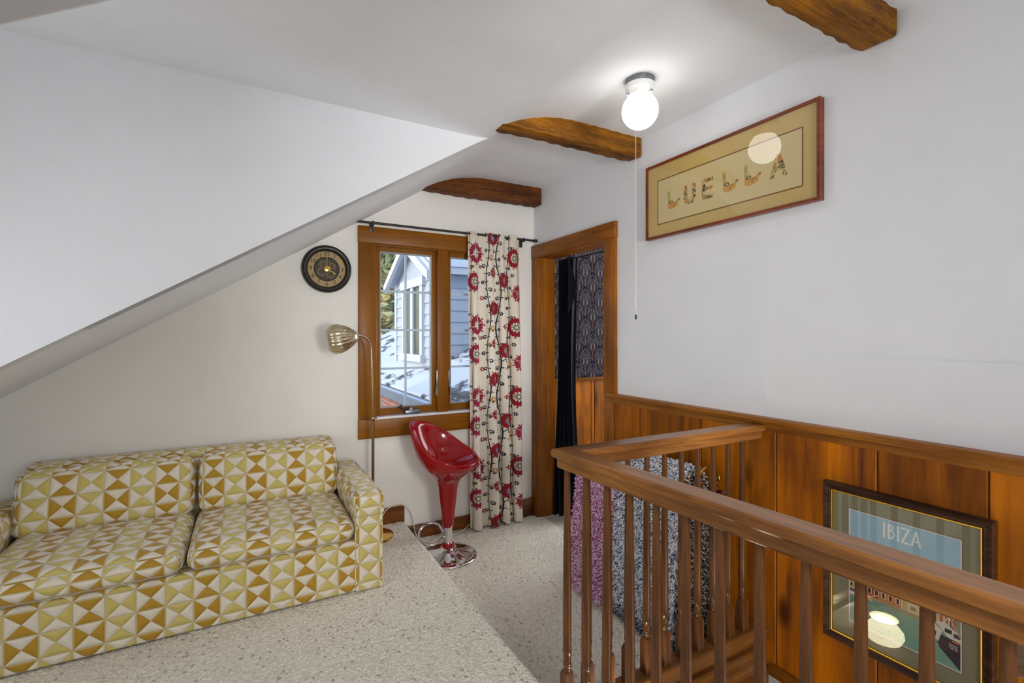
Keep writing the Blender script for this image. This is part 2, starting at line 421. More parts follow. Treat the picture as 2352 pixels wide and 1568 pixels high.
# ceilings: slope, cove, flat
def cove():
    pts = []
    P0, P1, P2 = Vector((1.0, SL(1.0))), Vector((1.21, 2.437)), Vector((1.46, ZC))
    for k in range(13):
        t = k / 12; pts.append(((1 - t) ** 2 * P0 + 2 * t * (1 - t) * P1 + t * t * P2))
    return [(p.x, p.y) for p in pts]
cv = cove()
def sheet(prof, y0, y1, up=0.10):
    """profile (x,z) left to right, given thickness outward/upward"""
    poly = list(prof) + [(prof[-1][0], prof[-1][1] + up), (prof[0][0], prof[-1][1] + up if False else prof[0][1] + up)]
    return poly
b = MB(); b.prism(sheet([(1.46, ZC), (XR, ZC)], 0, 0), 'y', YN, YB); struct(b, 'ceiling', M['ceil'])
prof_slope = [(-1.8, SL(-1.8)), (-0.5, SL(-0.5)), (0.6, SL(0.6))] + cv
up = [(x, z + 0.09) for x, z in prof_slope][::-1]
b = MB(); b.prism(prof_slope + up, 'y', 2.19, YB); struct(b, 'ceiling_slope_far', M['ceil'], 40)
b = MB(); b.prism(prof_slope + up, 'y', YN, 0.505); struct(b, 'ceiling_slope_near', M['ceil'], 40)
ZU = 2.338
prof_d = [(-1.5, ZU + 0.02), (0.6, ZU + 0.004), (0.985, ZU), (1.03, ZU + 0.003)] + [(x, z) for x, z in cv if x > 1.07]
up = [(x, z + 0.09) for x, z in prof_d][::-1]
b = MB(); b.prism(prof_d + up, 'y', 0.505, 2.19); struct(b, 'ceiling_dormer', M['ceil'], 40)
# dormer cheek walls: triangles between the dormer ceiling and the slope
def cheek(y0, y1, name):
    n = 24; bb = MB()
    xs = [-1.5, 1.02]
    poly = [(-1.5, SL(-1.5)), (1.045, SL(1.045)), (1.045, ZU + 0.06), (-1.5, ZU + 0.06)]
    bb.prism(poly, 'y', y0, y1); struct(bb, name, M['wall'])
cheek(2.188, 2.29, 'wall_dormer_far'); cheek(0.41, 0.507, 'wall_dormer_near')

# wooden wall boards below the chair rail, one mesh with a tone per board
def boards(name, edges, x0, x1, z0, z1, m, along='y'):
    V, Q, C = [], [], []
    for k in range(len(edges) - 1):
        a, c = edges[k] + 0.0015, edges[k + 1] - 0.0015
        t = random.random(); g = random.random()
        bb = bmesh.new(); bmesh.ops.create_cube(bb, size=1)
        for v in bb.verts:
            q = a + (v.co.y + .5) * (c - a)
            if along == 'y': v.co = Vector((x0 + (v.co.x + .5) * (x1 - x0), q, z0 + (v.co.z + .5) * (z1 - z0)))
            else: v.co = Vector((q, x0 + (v.co.x + .5) * (x1 - x0), z0 + (v.co.z + .5) * (z1 - z0)))
        bmesh.ops.bevel(bb, geom=bb.edges[:], offset=0.003, segments=1, affect='EDGES')
        bb.verts.index_update(); n0 = len(V)
        for v in bb.verts: V.append(v.co[:]); C.append((t, g, 0))
        for f in bb.faces: Q.append([n0 + v.index for v in f.verts])
        bb.free()
    me = bpy.data.meshes.new(name); me.from_pydata(V, [], Q); me.update()
    at = me.color_attributes.new('tint', 'FLOAT_COLOR', 'POINT')
    c4 = np.ones((len(V), 4), np.float32); c4[:, :3] = np.array(C); at.data.foreach_set('color', c4.ravel())
    o = finish(name, me, m, None, 30); o['kind'] = 'structure'; return o
XW = XR - 0.018
boards('wall_right_panelling', [2.215, 2.004, 1.59, 1.217, 0.855, 0.569, 0.25, -0.1, -0.5, -0.9, -1.3, -1.8, -2.59][::-1], XW, XR + 0.001, -0.02, 0.985, M['pine'])
b = MB(); b.prism([(XW - 0.002, 0.955), (XR, 0.955), (XR, 1.012), (XW - 0.022, 1.010), (XW - 0.026, 0.999), (XW - 0.02, 0.986), (XW - 0.002, 0.984)], 'y', YN + 0.01, 2.262)
struct(b, 'trim_1', M['pine_y'])
b = MB(); b.box(XW - 0.012, 0.86, -0.05, XR, 1.245, 0.0, 0.003); struct(b, 'trim_2', M['pine_y'])

# floors: raised platform on the left, lower floor on the right, stair opening
def loop_carpet(name, x0, x1, y0, y1, zf, step=0.0042, edge_x=None, m=M['carpet'], rot=0.6):
    nx = int((x1 - x0) / step) + 1; ny = int((y1 - y0) / step) + 1
    X, Y = np.meshgrid(np.linspace(x0, x1, nx), np.linspace(y0, y1, ny))
    s = 0.0082; ca, sa = math.cos(rot), math.sin(rot)
    A = (X * ca + Y * sa) / s; B = (-X * sa + Y * ca) / (s * 1.25)
    ia, ib = np.floor(A).astype(int), np.floor(B).astype(int)
    def h2(a, b_, k): 
        v = np.sin(a * 127.1 + b_ * 311.7 + k * 74.7) * 43758.5453
        return v - np.floor(v)
    best = np.full(X.shape, 9.0); rid = np.zeros(X.shape); r2 = np.zeros(X.shape)
    for da in (-1, 0, 1):
        for db in (-1, 0, 1):
            ca_, cb_ = ia + da, ib + db
            px = ca_ + 0.5 + (h2(ca_, cb_, 1) - .5) * 0.55; py = cb_ + 0.5 + (h2(ca_, cb_, 2) - .5) * 0.55
            d = (A - px) ** 2 + (B - py) ** 2
            k = d < best
            best = np.where(k, d, best); rid = np.where(k, h2(ca_, cb_, 3), rid); r2 = np.where(k, h2(ca_, cb_, 4), r2)
    hgt = 0.0062 * np.clip(1 - best * 1.5, 0, 1) * (0.7 + 0.6 * r2)
    # slow undulation
    hgt += 0.002 * np.sin(X * 9 + 1.3 * np.sin(Y * 5)) * np.sin(Y * 7.3)
    base = linnp((230, 223, 208)); dk = linnp((112, 98, 82))
    shade = 0.86 + 0.2 * r2
    fl = (rid > 0.976).astype(float) * 0.6 + ((rid > 0.88) & (rid <= 0.976)).astype(float) * 0.16
    C = (base[None, None] * shade[..., None]) * (1 - fl[..., None]) + dk[None, None] * fl[..., None]
    Z = zf + hgt
    if edge_x is not None:      # rolled nosing at the platform edge
        t = np.clip((X - (edge_x - 0.03)) / 0.03, 0, 1); Z = Z - 0.03 * (1 - np.sqrt(np.clip(1 - t * t, 0, 1))) * 0.9
    V = np.stack([X, Y, Z], -1).reshape(-1, 3)
    return np_mesh(name, V, grid_quads(ny, nx), C.reshape(-1, 3), m, None, 180)
# platform surface in front of and beside the sofa (finely looped where it shows)
o = loop_carpet('floor_platform', -0.95, XP + 0.004, 1.3, 3.15, PZ - 0.006, 0.0032, XP + 0.004); o['kind'] = 'structure'
b = MB(); b.box(-1.75, YN, -0.2, XP - 0.02, YB, PZ - 0.016); b.box(-1.75, YN, PZ - 0.016, -0.95, YB, PZ - 0.003); b.box(-0.95, YN, PZ - 0.016, XP, 1.3, PZ - 0.003)
b.prism([(XP - 0.03, -0.2), (XP, -0.2), (XP + 0.003, PZ - 0.035), (XP - 0.03, PZ - 0.02)], 'y', YN, YB)
struct(b, 'floor_platform_base', M['carpet_flat'])
o = loop_carpet('floor', XP - 0.002, XR + 0.02, 1.27, YB, -0.006, 0.0034, None, rot=1.25); o['kind'] = 'structure'
b = MB(); b.box(XP, 1.27, -0.12, XR, YB, -0.012); b.box(XR - 0.01, DY0, -0.12, 4.0, YB + 0.1, -0.004); struct(b, 'floor_base', M['carpet_flat'])
# stair going down in the opening
b = MB()
for k in range(8):
    y1 = 1.262 - 0.26 * k; z = -0.11 - 0.19 * k
    b.box(XP + 0.01, y1 - 0.27, z - 0.19, XR, y1, z, 0.004)
struct(b, 'floor_stairs', M['dark'])
b = MB(); b.box(XP - 0.005, 1.262, -0.4, XR, 1.29, 0.06); b.box(XP - 0.012, YN, -2.4, XP + 0.012, 1.29, 0.12)
struct(b, 'trim_3', M['rail_x'])

# hall beyond the door
YH = 3.21
b = MB(); b.box(XR + 0.13, YH, -0.1, 4.0, YH + 0.08, 2.5); b.box(4.0, 1.2, -0.1, 4.08, YH + 0.08, 2.5); b.box(XR + 0.13, 1.2, -0.1, 4.0, 1.28, 2.5)
struct(b, 'wall_hall', M['wall'])
b = MB(); b.box(XR + 0.13, 1.2, 2.4, 4.0, YH + 0.08, 2.48); struct(b, 'ceiling_hall', M['ceil'])
def damask():
    x0, x1, z0, z1 = 2.06, 3.0, 1.0, 2.3
    nx, nz = 300, 420
    X, Z = np.meshgrid(np.linspace(x0, x1, nx), np.linspace(z0, z1, nz))
    px, pz = 0.155, 0.245
    def motif(cx, cz):
        u = (X - cx + px / 2) % px - px / 2; w = (Z - cz + pz / 2) % pz - pz / 2
        return u, w
    C = np.zeros(X.shape + (3,)) + linnp((62, 62, 74))
    u, w = motif(2.455, 1.14)
    # ogee outline
    for (uu, ww, c1, c2) in ((u, w, (92, 88, 90), (128, 118, 106)), motif(2.455 + px / 2, 1.14 + pz / 2) + ((80, 76, 84), (120, 108, 100))):
        half = 0.052 * np.cos(np.clip(ww / 0.115, -1, 1) * PI / 2) ** 0.75 * (1 + 0.12 * np.sin(ww * 190))
        inside = (np.abs(uu) < half) & (np.abs(ww) < 0.115)
        edge = inside & (np.abs(uu) > half - 0.006)
        tex = np.sin(uu * 420) * np.sin(ww * 300 + 6 * np.abs(uu) * 60)
        C[inside & (tex > 0.1)] = linnp(c1)
        C[edge] = linnp(c2)
        pet = ((np.abs(uu) - 0.017) / 0.007) ** 2 + ((ww - 0.0) / 0.028) ** 2 < 1
        C[pet] = linnp((136, 128, 120))
        st = (np.abs(uu) < 0.0022) & (ww < -0.03) & (ww > -0.1); C[st] = linnp((150, 132, 108))
        hrt = ((uu / 0.012) ** 2 + ((ww + 0.035) / 0.016) ** 2) < 1; C[hrt] = linnp((104, 84, 82))
        fan = ((uu / 0.036) ** 2 + ((ww - 0.045) / 0.03) ** 2 < 1) & (np.sin(np.arctan2(uu, ww - 0.02) * 14) > 0.2); C[fan] = linnp((112, 108, 108))
    tex = np.sin(X * 330 + 2 * np.sin(Z * 120)) * np.sin(Z * 310 + 2 * np.sin(X * 140))
    C[tex > 0.75] = linnp((100, 92, 88))
    C = np.clip(C - 0.035, 0.004, 1) * 0.9
    V = np.stack([X, np.full(X.shape, YH - 0.003), Z], -1).reshape(-1, 3)
    o = np_mesh('wall_hall_paper', V, grid_quads(nz, nx), C.reshape(-1, 3), M['paper_wall'], None, 180); o['kind'] = 'structure'
damask()
boards('wall_hall_panelling', [2.06, 2.30, 2.50, 2.535, 2.78, 3.1, 3.4, 3.98], YH - 0.022, YH + 0.001, 0.0, 0.985, M['pine'], 'x')
b = MB(); b.box(2.06, YH - 0.04, 0.985, 3.98, YH, 1.012, 0.003); struct(b, 'trim_4', M['win_x'])

# baseboards
b = MB(); b.box(-1.7, YB - 0.018, PZ - 0.01, XP + 0.004, YB, 0.235, 0.003); struct(b, 'baseboard_back_platform', M['base'])
b = MB(); b.box(XP + 0.004, YB - 0.018, -0.01, 1.92, YB, 0.088, 0.003); b.box(1.80, YB - 0.035, -0.01, XR - 0.002, YB, 0.125, 0.003); struct(b, 'baseboard_back', M['base'])

# ------------------------------------------------------------------ door opening: casing and jamb
d = empty('door_1', (XR, 2.69, 0)); d['kind'] = 'structure'
def part(mb, name, m, parent, smooth=35, label=None):
    o = mb.build(name, m, parent, smooth)
    if label: o['label'] = label
    return o
part(MB().box(XR - 0.022, 3.066, -0.01, XR, 3.153, 1.936, 0.002), 'side_casing', M['door_z'], d)
part(MB().box(XR - 0.022, 2.207, 1.0, XR, 2.306, 1.936, 0.002).box(XR - 0.0165, 2.219, -0.01, XR, 2.306, 1.0, 0.002), 'side_casing', M['door_z'], d)
part(MB().box(XR - 0.026, 2.203, 1.936, XR, 3.153, 2.032, 0.003), 'head_casing', M['door_y'], d)
part(MB().box(XR - 0.004, 3.068, -0.01, XR + 0.135, 3.086, 1.952), 'jamb', M['door_z'], d)
part(MB().box(XR - 0.004, 2.284, -0.01, XR + 0.135, 2.305, 1.952), 'jamb', M['door_z'], d)
part(MB().box(XR - 0.004, 2.305, 1.936, XR + 0.135, 3.068, 1.954), 'head_jamb', M['door_y'], d)

# ------------------------------------------------------------------ window
w = empty('window_1', (1.19, YB, 0.7)); w['kind'] = 'structure'
yf = YB - 0.024
part(MB().box(0.621, yf, 0.826, 0.727, YB, 1.945, 0.003), 'side_casing', M['win_z'], w)
part(MB().box(1.655, yf, 0.826, 1.757, YB, 1.945, 0.003), 'side_casing', M['win_z'], w)
part(MB().box(0.619, yf - 0.003, 1.945, 1.759, YB, 2.050, 0.003), 'head_casing', M['win_x'], w)
part(MB().box(0.619, yf - 0.004, 0.699, 1.759, YB, 0.822, 0.003), 'apron', M['win_x'], w)
part(MB().box(0.70, yf - 0.012, 0.818, 1.68, YB + 0.10, 0.832, 0.002), 'sill', M['white_metal'], w, label='white painted ledge')
part(MB().box(1.150, YB - 0.016, 0.83, 1.224, YB + 0.1, 1.95, 0.003), 'mullion', M['win_z'], w)
part(MB().box(0.715, YB + 0.001, 0.83, 0.735, YB + 0.1, 1.935).box(1.645, YB + 0.001, 0.83, 1.665, YB + 0.1, 1.935).box(0.715, YB + 0.001, 1.935, 1.665, YB + 0.1, 1.955), 'jamb', M['win_z'], w)
def sash(x0, x1):
    z0, z1 = 0.834, 1.935; ys0, ys1 = YB + 0.022, YB + 0.062; t = 0.03
    s = part(MB().box(x0, ys0, z0, x0 + t, ys1, z1, .004).box(x1 - t, ys0, z0, x1, ys1, z1, .004).box(x0 + t - 0.001, ys0 + 0.001, z0, x1 - t + 0.001, ys1 - 0.001, z0 + 0.045).box(x0 + t - 0.001, ys0 + 0.001, z1 - t, x1 - t + 0.001, ys1 - 0.001, z1), 'sash', M['win_z'], w)
    gx0, gx1, gz0, gz1 = x0 + t, x1 - t, z0 + 0.045, z1 - t
    q = MB(); e = 0.007
    for a in ((gx0, gz0, gx0 + e, gz1), (gx1 - e, gz0, gx1, gz1), (gx0 + e, gz0, gx1 - e, gz0 + e), (gx0 + e, gz1 - e, gx1 - e, gz1)):
        q.box(a[0], ys0 + 0.004, a[1], a[2], ys1 - 0.004, a[3])
    part(q, 'glazing_strip', M['sash'], s)
    part(MB().box(gx0 + 0.003, ys0 + 0.018, gz0 + 0.003, gx1 - 0.003, ys0 + 0.020, gz1 - 0.003), 'pane', M['glass'], s)
    g = MB(); xm = (gx0 + gx1) / 2
    g.box(xm - 0.007, ys0 + 0.024, gz0, xm + 0.007, ys0 + 0.032, gz1)
    for k in (1, 2, 3):
        zz = gz0 + (gz1 - gz0) * k / 4; g.box(gx0, ys0 + 0.0235, zz - 0.007, gx1, ys0 + 0.0325, zz + 0.007)
    part(g, 'muntin_grid', M['muntin'], s)
    # crank on the ledge
    cx = x0 + 0.215; c = MB().box(cx - 0.03, YB - 0.022, 0.833, cx + 0.075, YB + 0.012, 0.86, .008).lathe([(0.016, 0), (0.017, 0.012), (0.012, 0.022)], (cx + 0.01, YB - 0.008, 0.856), 16)
    part(c, 'crank_housing', M['steel'], s)
    part(MB().tube([(cx + 0.01, YB - 0.012, 0.876), (cx - 0.02, YB - 0.02, 0.874), (cx - 0.052, YB - 0.022, 0.868), (cx - 0.06, YB - 0.024, 0.885)], 0.006, 8).lathe([(0.009, 0), (0.011, .01), (0.008, .022)], (cx - 0.06, YB - 0.024, 0.88), 12), 'crank_handle', M['black'], s)
sash(0.735, 1.150); sash(1.224, 1.645)
part(MB().box(1.140, YB - 0.02, 1.0, 1.148, YB - 0.004, 1.12, .002).tube([(1.142, YB - 0.02, 1.02), (1.135, YB - 0.035, 0.99), (1.133, YB - 0.035, 0.95)], 0.006, 8), 'latch', M['steel'], w)
part(MB().box(1.226, YB - 0.02, 1.0, 1.234, YB - 0.004, 1.12, .002).tube([(1.232, YB - 0.02, 1.02), (1.24, YB - 0.035, 0.99), (1.242, YB - 0.035, 0.95)], 0.006, 8), 'latch', M['steel'], w)

# ------------------------------------------------------------------ curtain rod and flowered curtain
YROD = YB - 0.075; ZROD = 2.062
r = empty('curtain_rod', (1.25, YROD, ZROD), 'thin black metal curtain rod over the window', 'curtain rod')
part(MB().tube([(0.60, YROD, ZROD), (1.885, YROD, ZROD)], 0.0075, 12), 'rod', M['black'], r)
for x in (0.585, 1.893):
    s_ = 1 if x > 1 else -1
    q = MB().lathe([(0.006, -0.022), (0.011, -0.018), (0.009, -0.006), (0.013, 0.0), (0.012, 0.01), (0.007, 0.017), (0.002, 0.02)], (0, 0, 0), 16, Matrix.Translation((x, YROD, ZROD)) @ Matrix.Rotation(R(90 * s_), 4, 'Y'))
    part(q, 'finial', M['black'], r)
for x in (0.70, 1.795):
    part(MB().box(x - 0.008, YROD - 0.004, ZROD - 0.014, x + 0.008, YB - 0.003, ZROD - 0.006, .001).box(x - 0.012, YB - 0.03, ZROD - 0.05, x + 0.012, YB - 0.024, ZROD + 0.012, .001).lathe([(0.012, -0.006), (0.012, 0.006)], (0, 0, 0), 14, Matrix.Translation((x, YROD, ZROD)) @ Matrix.Rotation(R(90), 4, 'Y')), 'bracket', M['black'], r)

def suzani(S, T):
    """printed cotton: medallions, vines and curls; S across, T down, in metres"""
    base = linnp((240, 231, 214)); red = linnp((156, 34, 44)); nav = linnp((42, 44, 62)); olive = linnp((134, 126, 98)); blue = linnp((150, 170, 190)); tan = linnp((204, 160, 84)); creamw = linnp((240, 230, 212)); mag = linnp((160, 44, 72))
    C = np.zeros(S.shape + (3,)) + base
    PH = 0.50
    def loc(cx, cy): return S - cx, (T - cy + PH / 2) % PH - PH / 2
    def blob(cx, cy, rx, ry, c):
        a, b_ = loc(cx, cy); C[(a / rx) ** 2 + (b_ / ry) ** 2 < 1] = c
    def curl(cx, cy, r0, sd, col, wd=0.0030):
        a, b_ = loc(cx, cy); a = a * sd; rr = np.hypot(a, b_); th = np.arctan2(b_, a)
        C[(np.abs(rr - r0 * (1 - 0.13 * th)) < wd) & (th > -2.6) & (th < 2.7)] = col
        blob(cx - sd * r0 * 0.55, cy - r0 * 0.25, r0 * 0.42, r0 * 0.36, col)
    def vine(s0, amp, ph, col, wid, nl, per=PH, leaf=0.016):
        u = S - s0
        C[np.abs(u - amp * np.sin(2 * PI * T / per + ph)) < wid] = col
        for k in range(nl):
            ty = (k + .5) * PH / nl; sd = 1 if k % 2 else -1; big = leaf * (0.85 + 0.3 * ((k * 37) % 10) / 10)
            x0 = s0 + amp * math.sin(2 * PI * ty / per + ph)
            # a stem that leaves the vine and rolls up into a comma
            px, py, a, st = x0, ty, -PI / 2 + sd * 0.55, big * 0.20
            for q in range(17):
                blob(px, py, 0.0028 + 0.00012 * q, 0.0028 + 0.00012 * q, col)
                px += st * math.cos(a); py += st * math.sin(a)
                a += sd * (0.02 + 0.035 * q); st *= 0.97
            blob(px, py, 0.0058, 0.0058, col)
            # small leaf half way and a bud
            blob(x0 - sd * big * 0.45, ty - big * 0.7, 0.0085, 0.0042, col)
            blob(x0 + sd * big * 0.95, ty - big * 0.35, 0.0048, 0.0078, col)
    vine(0.205, 0.020, 0.4, nav, 0.0044, 9, leaf=0.026)
    vine(0.335, 0.022, 2.6, nav, 0.0044, 9, leaf=0.026)
    vine(0.455, 0.012, 1.2, nav, 0.0038, 7, leaf=0.022)
    vine(0.025, 0.010, 4.0, olive, 0.0026, 3, leaf=0.013)
    def medal(cx, cy, r0, outer, inner, core, nsc=22, ring=None, rays=0):
        a, b_ = loc(cx, cy); rr = np.hypot(a, b_); th = np.arctan2(b_, a)
        r0 = r0 * 1.1; edge = r0 * (1 + 0.05 * np.cos(th * nsc))
        C[(rr < edge * 1.15) & (rr > edge * 1.03) & (np.cos(th * nsc * 0.5) > 0.55)] = outer
        C[rr < edge] = outer
        if rays: C[(rr < r0 * 0.92) & (np.abs(np.sin(th * rays / 2 + 0.6)) < 0.09)] = creamw
        C[rr < r0 * 0.50 * (1 + 0.08 * np.cos(th * 12))] = inner
        C[(np.abs(rr - r0 * 0.41) < r0 * 0.055) & (np.cos(th * 10) > 0.3)] = nav
        if ring is not None: C[rr < r0 * 0.31] = ring
        C[rr < r0 * 0.13] = core
    medal(0.085, 0.150, 0.064, mag, creamw, nav, rays=4)
    medal(0.060, 0.350, 0.058, mag, creamw, creamw, ring=olive)
    medal(0.275, 0.030, 0.050, red, blue, tan, ring=blue)
    medal(0.270, 0.280, 0.034, red, tan, nav, rays=6)
    medal(0.400, 0.330, 0.052, red, blue, nav, ring=tan)
    medal(0.520, 0.165, 0.062, red, creamw, creamw, ring=olive)
    medal(0.560, 0.420, 0.056, mag, tan, nav, rays=5)
    for (cx, cy, r0, c) in ((0.14, 0.24, .012, red), (0.03, 0.25, .013, nav), (0.15, 0.46, .014, red), (0.24, 0.17, .017, tan), (0.30, 0.40, .012, red), (0.385, 0.16, .015, red), (0.46, 0.43, .017, tan), (0.50, 0.29, .013, nav), (0.39, 0.46, .012, tan)):
        a, b_ = loc(cx, cy); rr = np.hypot(a, b_); th = np.arctan2(b_, a)
        C[rr < r0 * (1 + 0.25 * np.cos(6 * th))] = c; C[rr < r0 * 0.35] = creamw
    return C
def curtain(name, x0t, x1t, x0b, x1b, yc, z0, z1, Wf, nf, amp, colf, m, parent, res=0.0032, nx=360, ns_top=0.35):
    nz = int((z1 - z0) / res)
    s = np.linspace(0, Wf, nx); t = np.linspace(0, z1 - z0, nz)
    S, T = np.meshgrid(s, t)
    f = T / (z1 - z0); u = S / Wf
    ph = 2 * PI * nf * (u + 0.025 * np.sin(2 * PI * u * 1.5 + 0.6)) 
    A = amp * (ns_top + (1 - ns_top) * np.clip(f * 2.5, 0, 1))
    xl = x0t + (x0b - x0t) * f; xr = x1t + (x1b - x1t) * f
    X = xl + (xr - xl) * u + A * 0.32 * np.sin(2 * ph) * (0.6 + 0.4 * f)
    Y = yc + A * np.cos(ph + 0.5 * np.sin(3 * f + 4 * u)) + 0.006 * np.sin(9 * f + 7 * u) - 0.012 * f
    ruf = np.clip(1 - f * 30, 0, 1)
    Y += ruf * 0.006 * np.sin(2 * PI * nf * 5 * u)
    Z = z1 - T + 0.004 * np.sin(ph) * f
    C = colf(S, T)
    V = np.stack([X, Y, Z], -1).reshape(-1, 3)
    return np_mesh(name, V, grid_quads(nz, nx), C.reshape(-1, 3), m, parent, 180)
o = curtain('flowered_curtain', 1.348, 1.755, 1.365, 1.80, YROD - 0.004, 0.012, ZROD + 0.016, 0.60, 4, 0.031, suzani, M['curtain'], None, 0.0026, 420)
so = o.modifiers.new('thickness', 'SOLIDIFY'); so.thickness = 0.0015
tag(o, 'cream floor length curtain with red medallions and dark vines', 'curtain')

def blackc(S, T): return np.zeros(S.shape + (3,)) + linnp((34, 36, 46)) + 0.006 * np.sin(S * 60)[..., None]
ck = empty('door_curtain', (2.13, 2.97, 0), 'black curtain bunched at the left of the open doorway', 'curtain')
o = np_dummy = None
def black_curtain():
    nz, nx = 260, 150
    u = np.linspace(0, 1, nx); f = np.linspace(0, 1, nz); U, F = np.meshgrid(u, f)
    ph = 2 * PI * 4.5 * U
    wtop, wbot = 0.19, 0.20
    Yl = 3.066; Yr = 2.865 + 0.03 * np.sin(PI * F) 
    Y = Yl + (Yr - Yl) * U + 0.008 * np.sin(2 * ph)
    X = 2.108 + 0.030 * np.cos(ph + 1.2 * F) + 0.02 * np.sin(5 * F + 3 * U) * F + 0.06 * F * (U - .5)
    Z = 1.93 - F * 1.928
    V = np.stack([X, Y, Z], -1).reshape(-1, 3)
    C = np.zeros((V.shape[0], 3)) + linnp((36, 40, 54))
    o = np_mesh('cloth', V, grid_quads(nz, nx), C, M['blackcloth'], ck, 180)
    # a swag of lighter lining hanging at the top right
    nz, nx = 60, 40
    u = np.linspace(0, 1, nx); f = np.linspace(0, 1, nz); U, F = np.meshgrid(u, f)
    Y = 2.90 - 0.055 * U * (0.4 + 0.9 * F) ; X = 2.064 + 0.02 * np.sin(U * 6 + F * 3); Z = 1.925 - F * (0.34 + 0.07 * np.sin(U * 5))
    np_mesh('swag', np.stack([X, Y, Z], -1).reshape(-1, 3), grid_quads(nz, nx), np.zeros((nx * nz, 3)) + linnp((48, 50, 58)), M['blackcloth'], ck, 180)
black_curtain()
part(MB().tube([(2.108, 2.31, 1.925), (2.108, 3.205, 1.925)], 0.008, 10), 'rod', M['black'], ck)

# ------------------------------------------------------------------ exposed beams
def beam(name, x0, y0, z0, x1, y1, z1, label, seed):
    rng = np.random.default_rng(seed)
    bm = bmesh.new(); bmesh.ops.create_cube(bm, size=1)
    for v in bm.verts: v.co = Vector((x0 + (v.co.x + .5) * (x1 - x0), y0 + (v.co.y + .5) * (y1 - y0), z0 + (v.co.z + .5) * (z1 - z0)))
    bmesh.ops.bevel(bm, geom=bm.edges[:], offset=0.012, segments=2, profile=.5, affect='EDGES')
    ed = [e for e in bm.edges if abs(e.verts[0].co.x - e.verts[1].co.x) > 0.3]
    bmesh.ops.subdivide_edges(bm, edges=ed, cuts=46, use_grid_fill=True)
    for v in bm.verts:
        p = v.co
        n1 = math.sin(p.x * 17 + seed) * math.sin(p.z * 31 + p.y * 23 + seed * 2) * 0.003 + math.sin(p.x * 83 + seed * 3 + p.y * 40) * 0.0022
        v.co.y += n1 * (1 if p.y < (y0 + y1) / 2 else -1)
        v.co.z += (math.sin(p.x * 9 + seed * 5 + p.y * 20) * 0.002 + math.sin(p.x * 67 + seed + p.y * 50) * 0.0024) * (1 if p.z < z1 - 0.03 else 0)
    me = bpy.data.meshes.new(name); bm.to_mesh(me); bm.free()
    o = finish(name, me, M['beam_shaded'] if seed == 1 else M['beam'], None, 40)
    return tag(o, label, 'beam', None)
beam('ceiling_beam', 0.99, 3.036, 2.322, XR - 0.002, 3.142, 2.47, 'hewn ceiling beam coloured dark for shade, against the back wall above the curtain', 1)
beam('ceiling_beam', 1.02, 2.0, 2.345, XR - 0.002, 2.105, 2.47, 'hewn ceiling beam lit orange just beyond the globe light', 2)
beam('ceiling_beam', 1.03, 0.80, 2.358, XR - 0.002, 0.915, 2.47, 'large knotty ceiling beam at the top right nearest the viewer', 3)

# ------------------------------------------------------------------ globe ceiling light
GX, GY, GZ = 1.474, 1.546, 2.311
g = empty('globe_ceiling_light', (GX, GY, ZC), 'lit white glass globe ceiling light with a pull string', 'ceiling light')
def ragged(a, t): return 0.03 * math.sin(5 * a) * (1 - t)
part(MB().lathe([(0.060, ZC + 0.004), (0.060, ZC - 0.010), (0.057, ZC - 0.022)], (GX, GY, 0), 40, ridge=ragged), 'canopy', plain('worn_grey_canopy', lin(120, 120, 122), 0.5, 0.4, noise=0.7, nscale=60), g, label='worn grey mounting plate')
part(MB().lathe([(0.05, ZC - 0.021), (0.062, ZC - 0.026), (0.064, ZC - 0.036), (0.058, ZC - 0.05), (0.052, ZC - 0.062), (0.0535, ZC - 0.074), (0.05, ZC - 0.076)], (GX, GY, 0), 48), 'fitter', M['porcelain'], g)
for k in range(3):
    a = R(40 + 120 * k)
    part(MB().lathe([(0.004, 0), (0.006, 0.004), (0.005, 0.012)], (0, 0, 0), 12, Matrix.Translation((GX + .05 * math.cos(a), GY + .05 * math.sin(a), ZC - 0.068)) @ Matrix.Rotation(a, 4, 'Z') @ Matrix.Rotation(R(90), 4, 'Y')), 'screw', M['steel'], g)
m, nt, nd, lk, P = mat('lit_milk_glass')
P.inputs['Base Color'].default_value = (0.9, 0.9, 0.9, 1); P.inputs['Roughness'].default_value = 0.15
P.inputs['Emission Color'].default_value = (1.0, 0.965, 0.90, 1); P.inputs['Emission Strength'].default_value = 6.0
nz = N(nt, 'ShaderNodeTexNoise'); lk.new(ramp_(nt, nz.outputs['Fac'], [(0, (0.88, 0.88, 0.88, 1)), (1, (0.92, 0.92, 0.92, 1))]), P.inputs['Base Color'])
gp = [(0.046, 0.064)] + [(0.0762 * math.cos(t), 0.0762 * math.sin(t)) for t in np.linspace(R(52), R(-89.5), 28)]
part(MB().lathe(gp, (GX, GY, GZ), 56), 'globe', m, g, 180)
cx, cy = GX - 0.052, GY - 0.030
part(MB().tube([(GX - 0.045, GY - 0.026, ZC - 0.06), (cx, cy, ZC - 0.07), (cx, cy, 1.435)], 0.0013, 6), 'pull_string', M['cord'], g)
part(MB().lathe([(0.001, 1.442), (0.004, 1.436), (0.0045, 1.424), (0.002, 1.42)], (cx, cy, 0), 10), 'string_bead', M['black'], g)


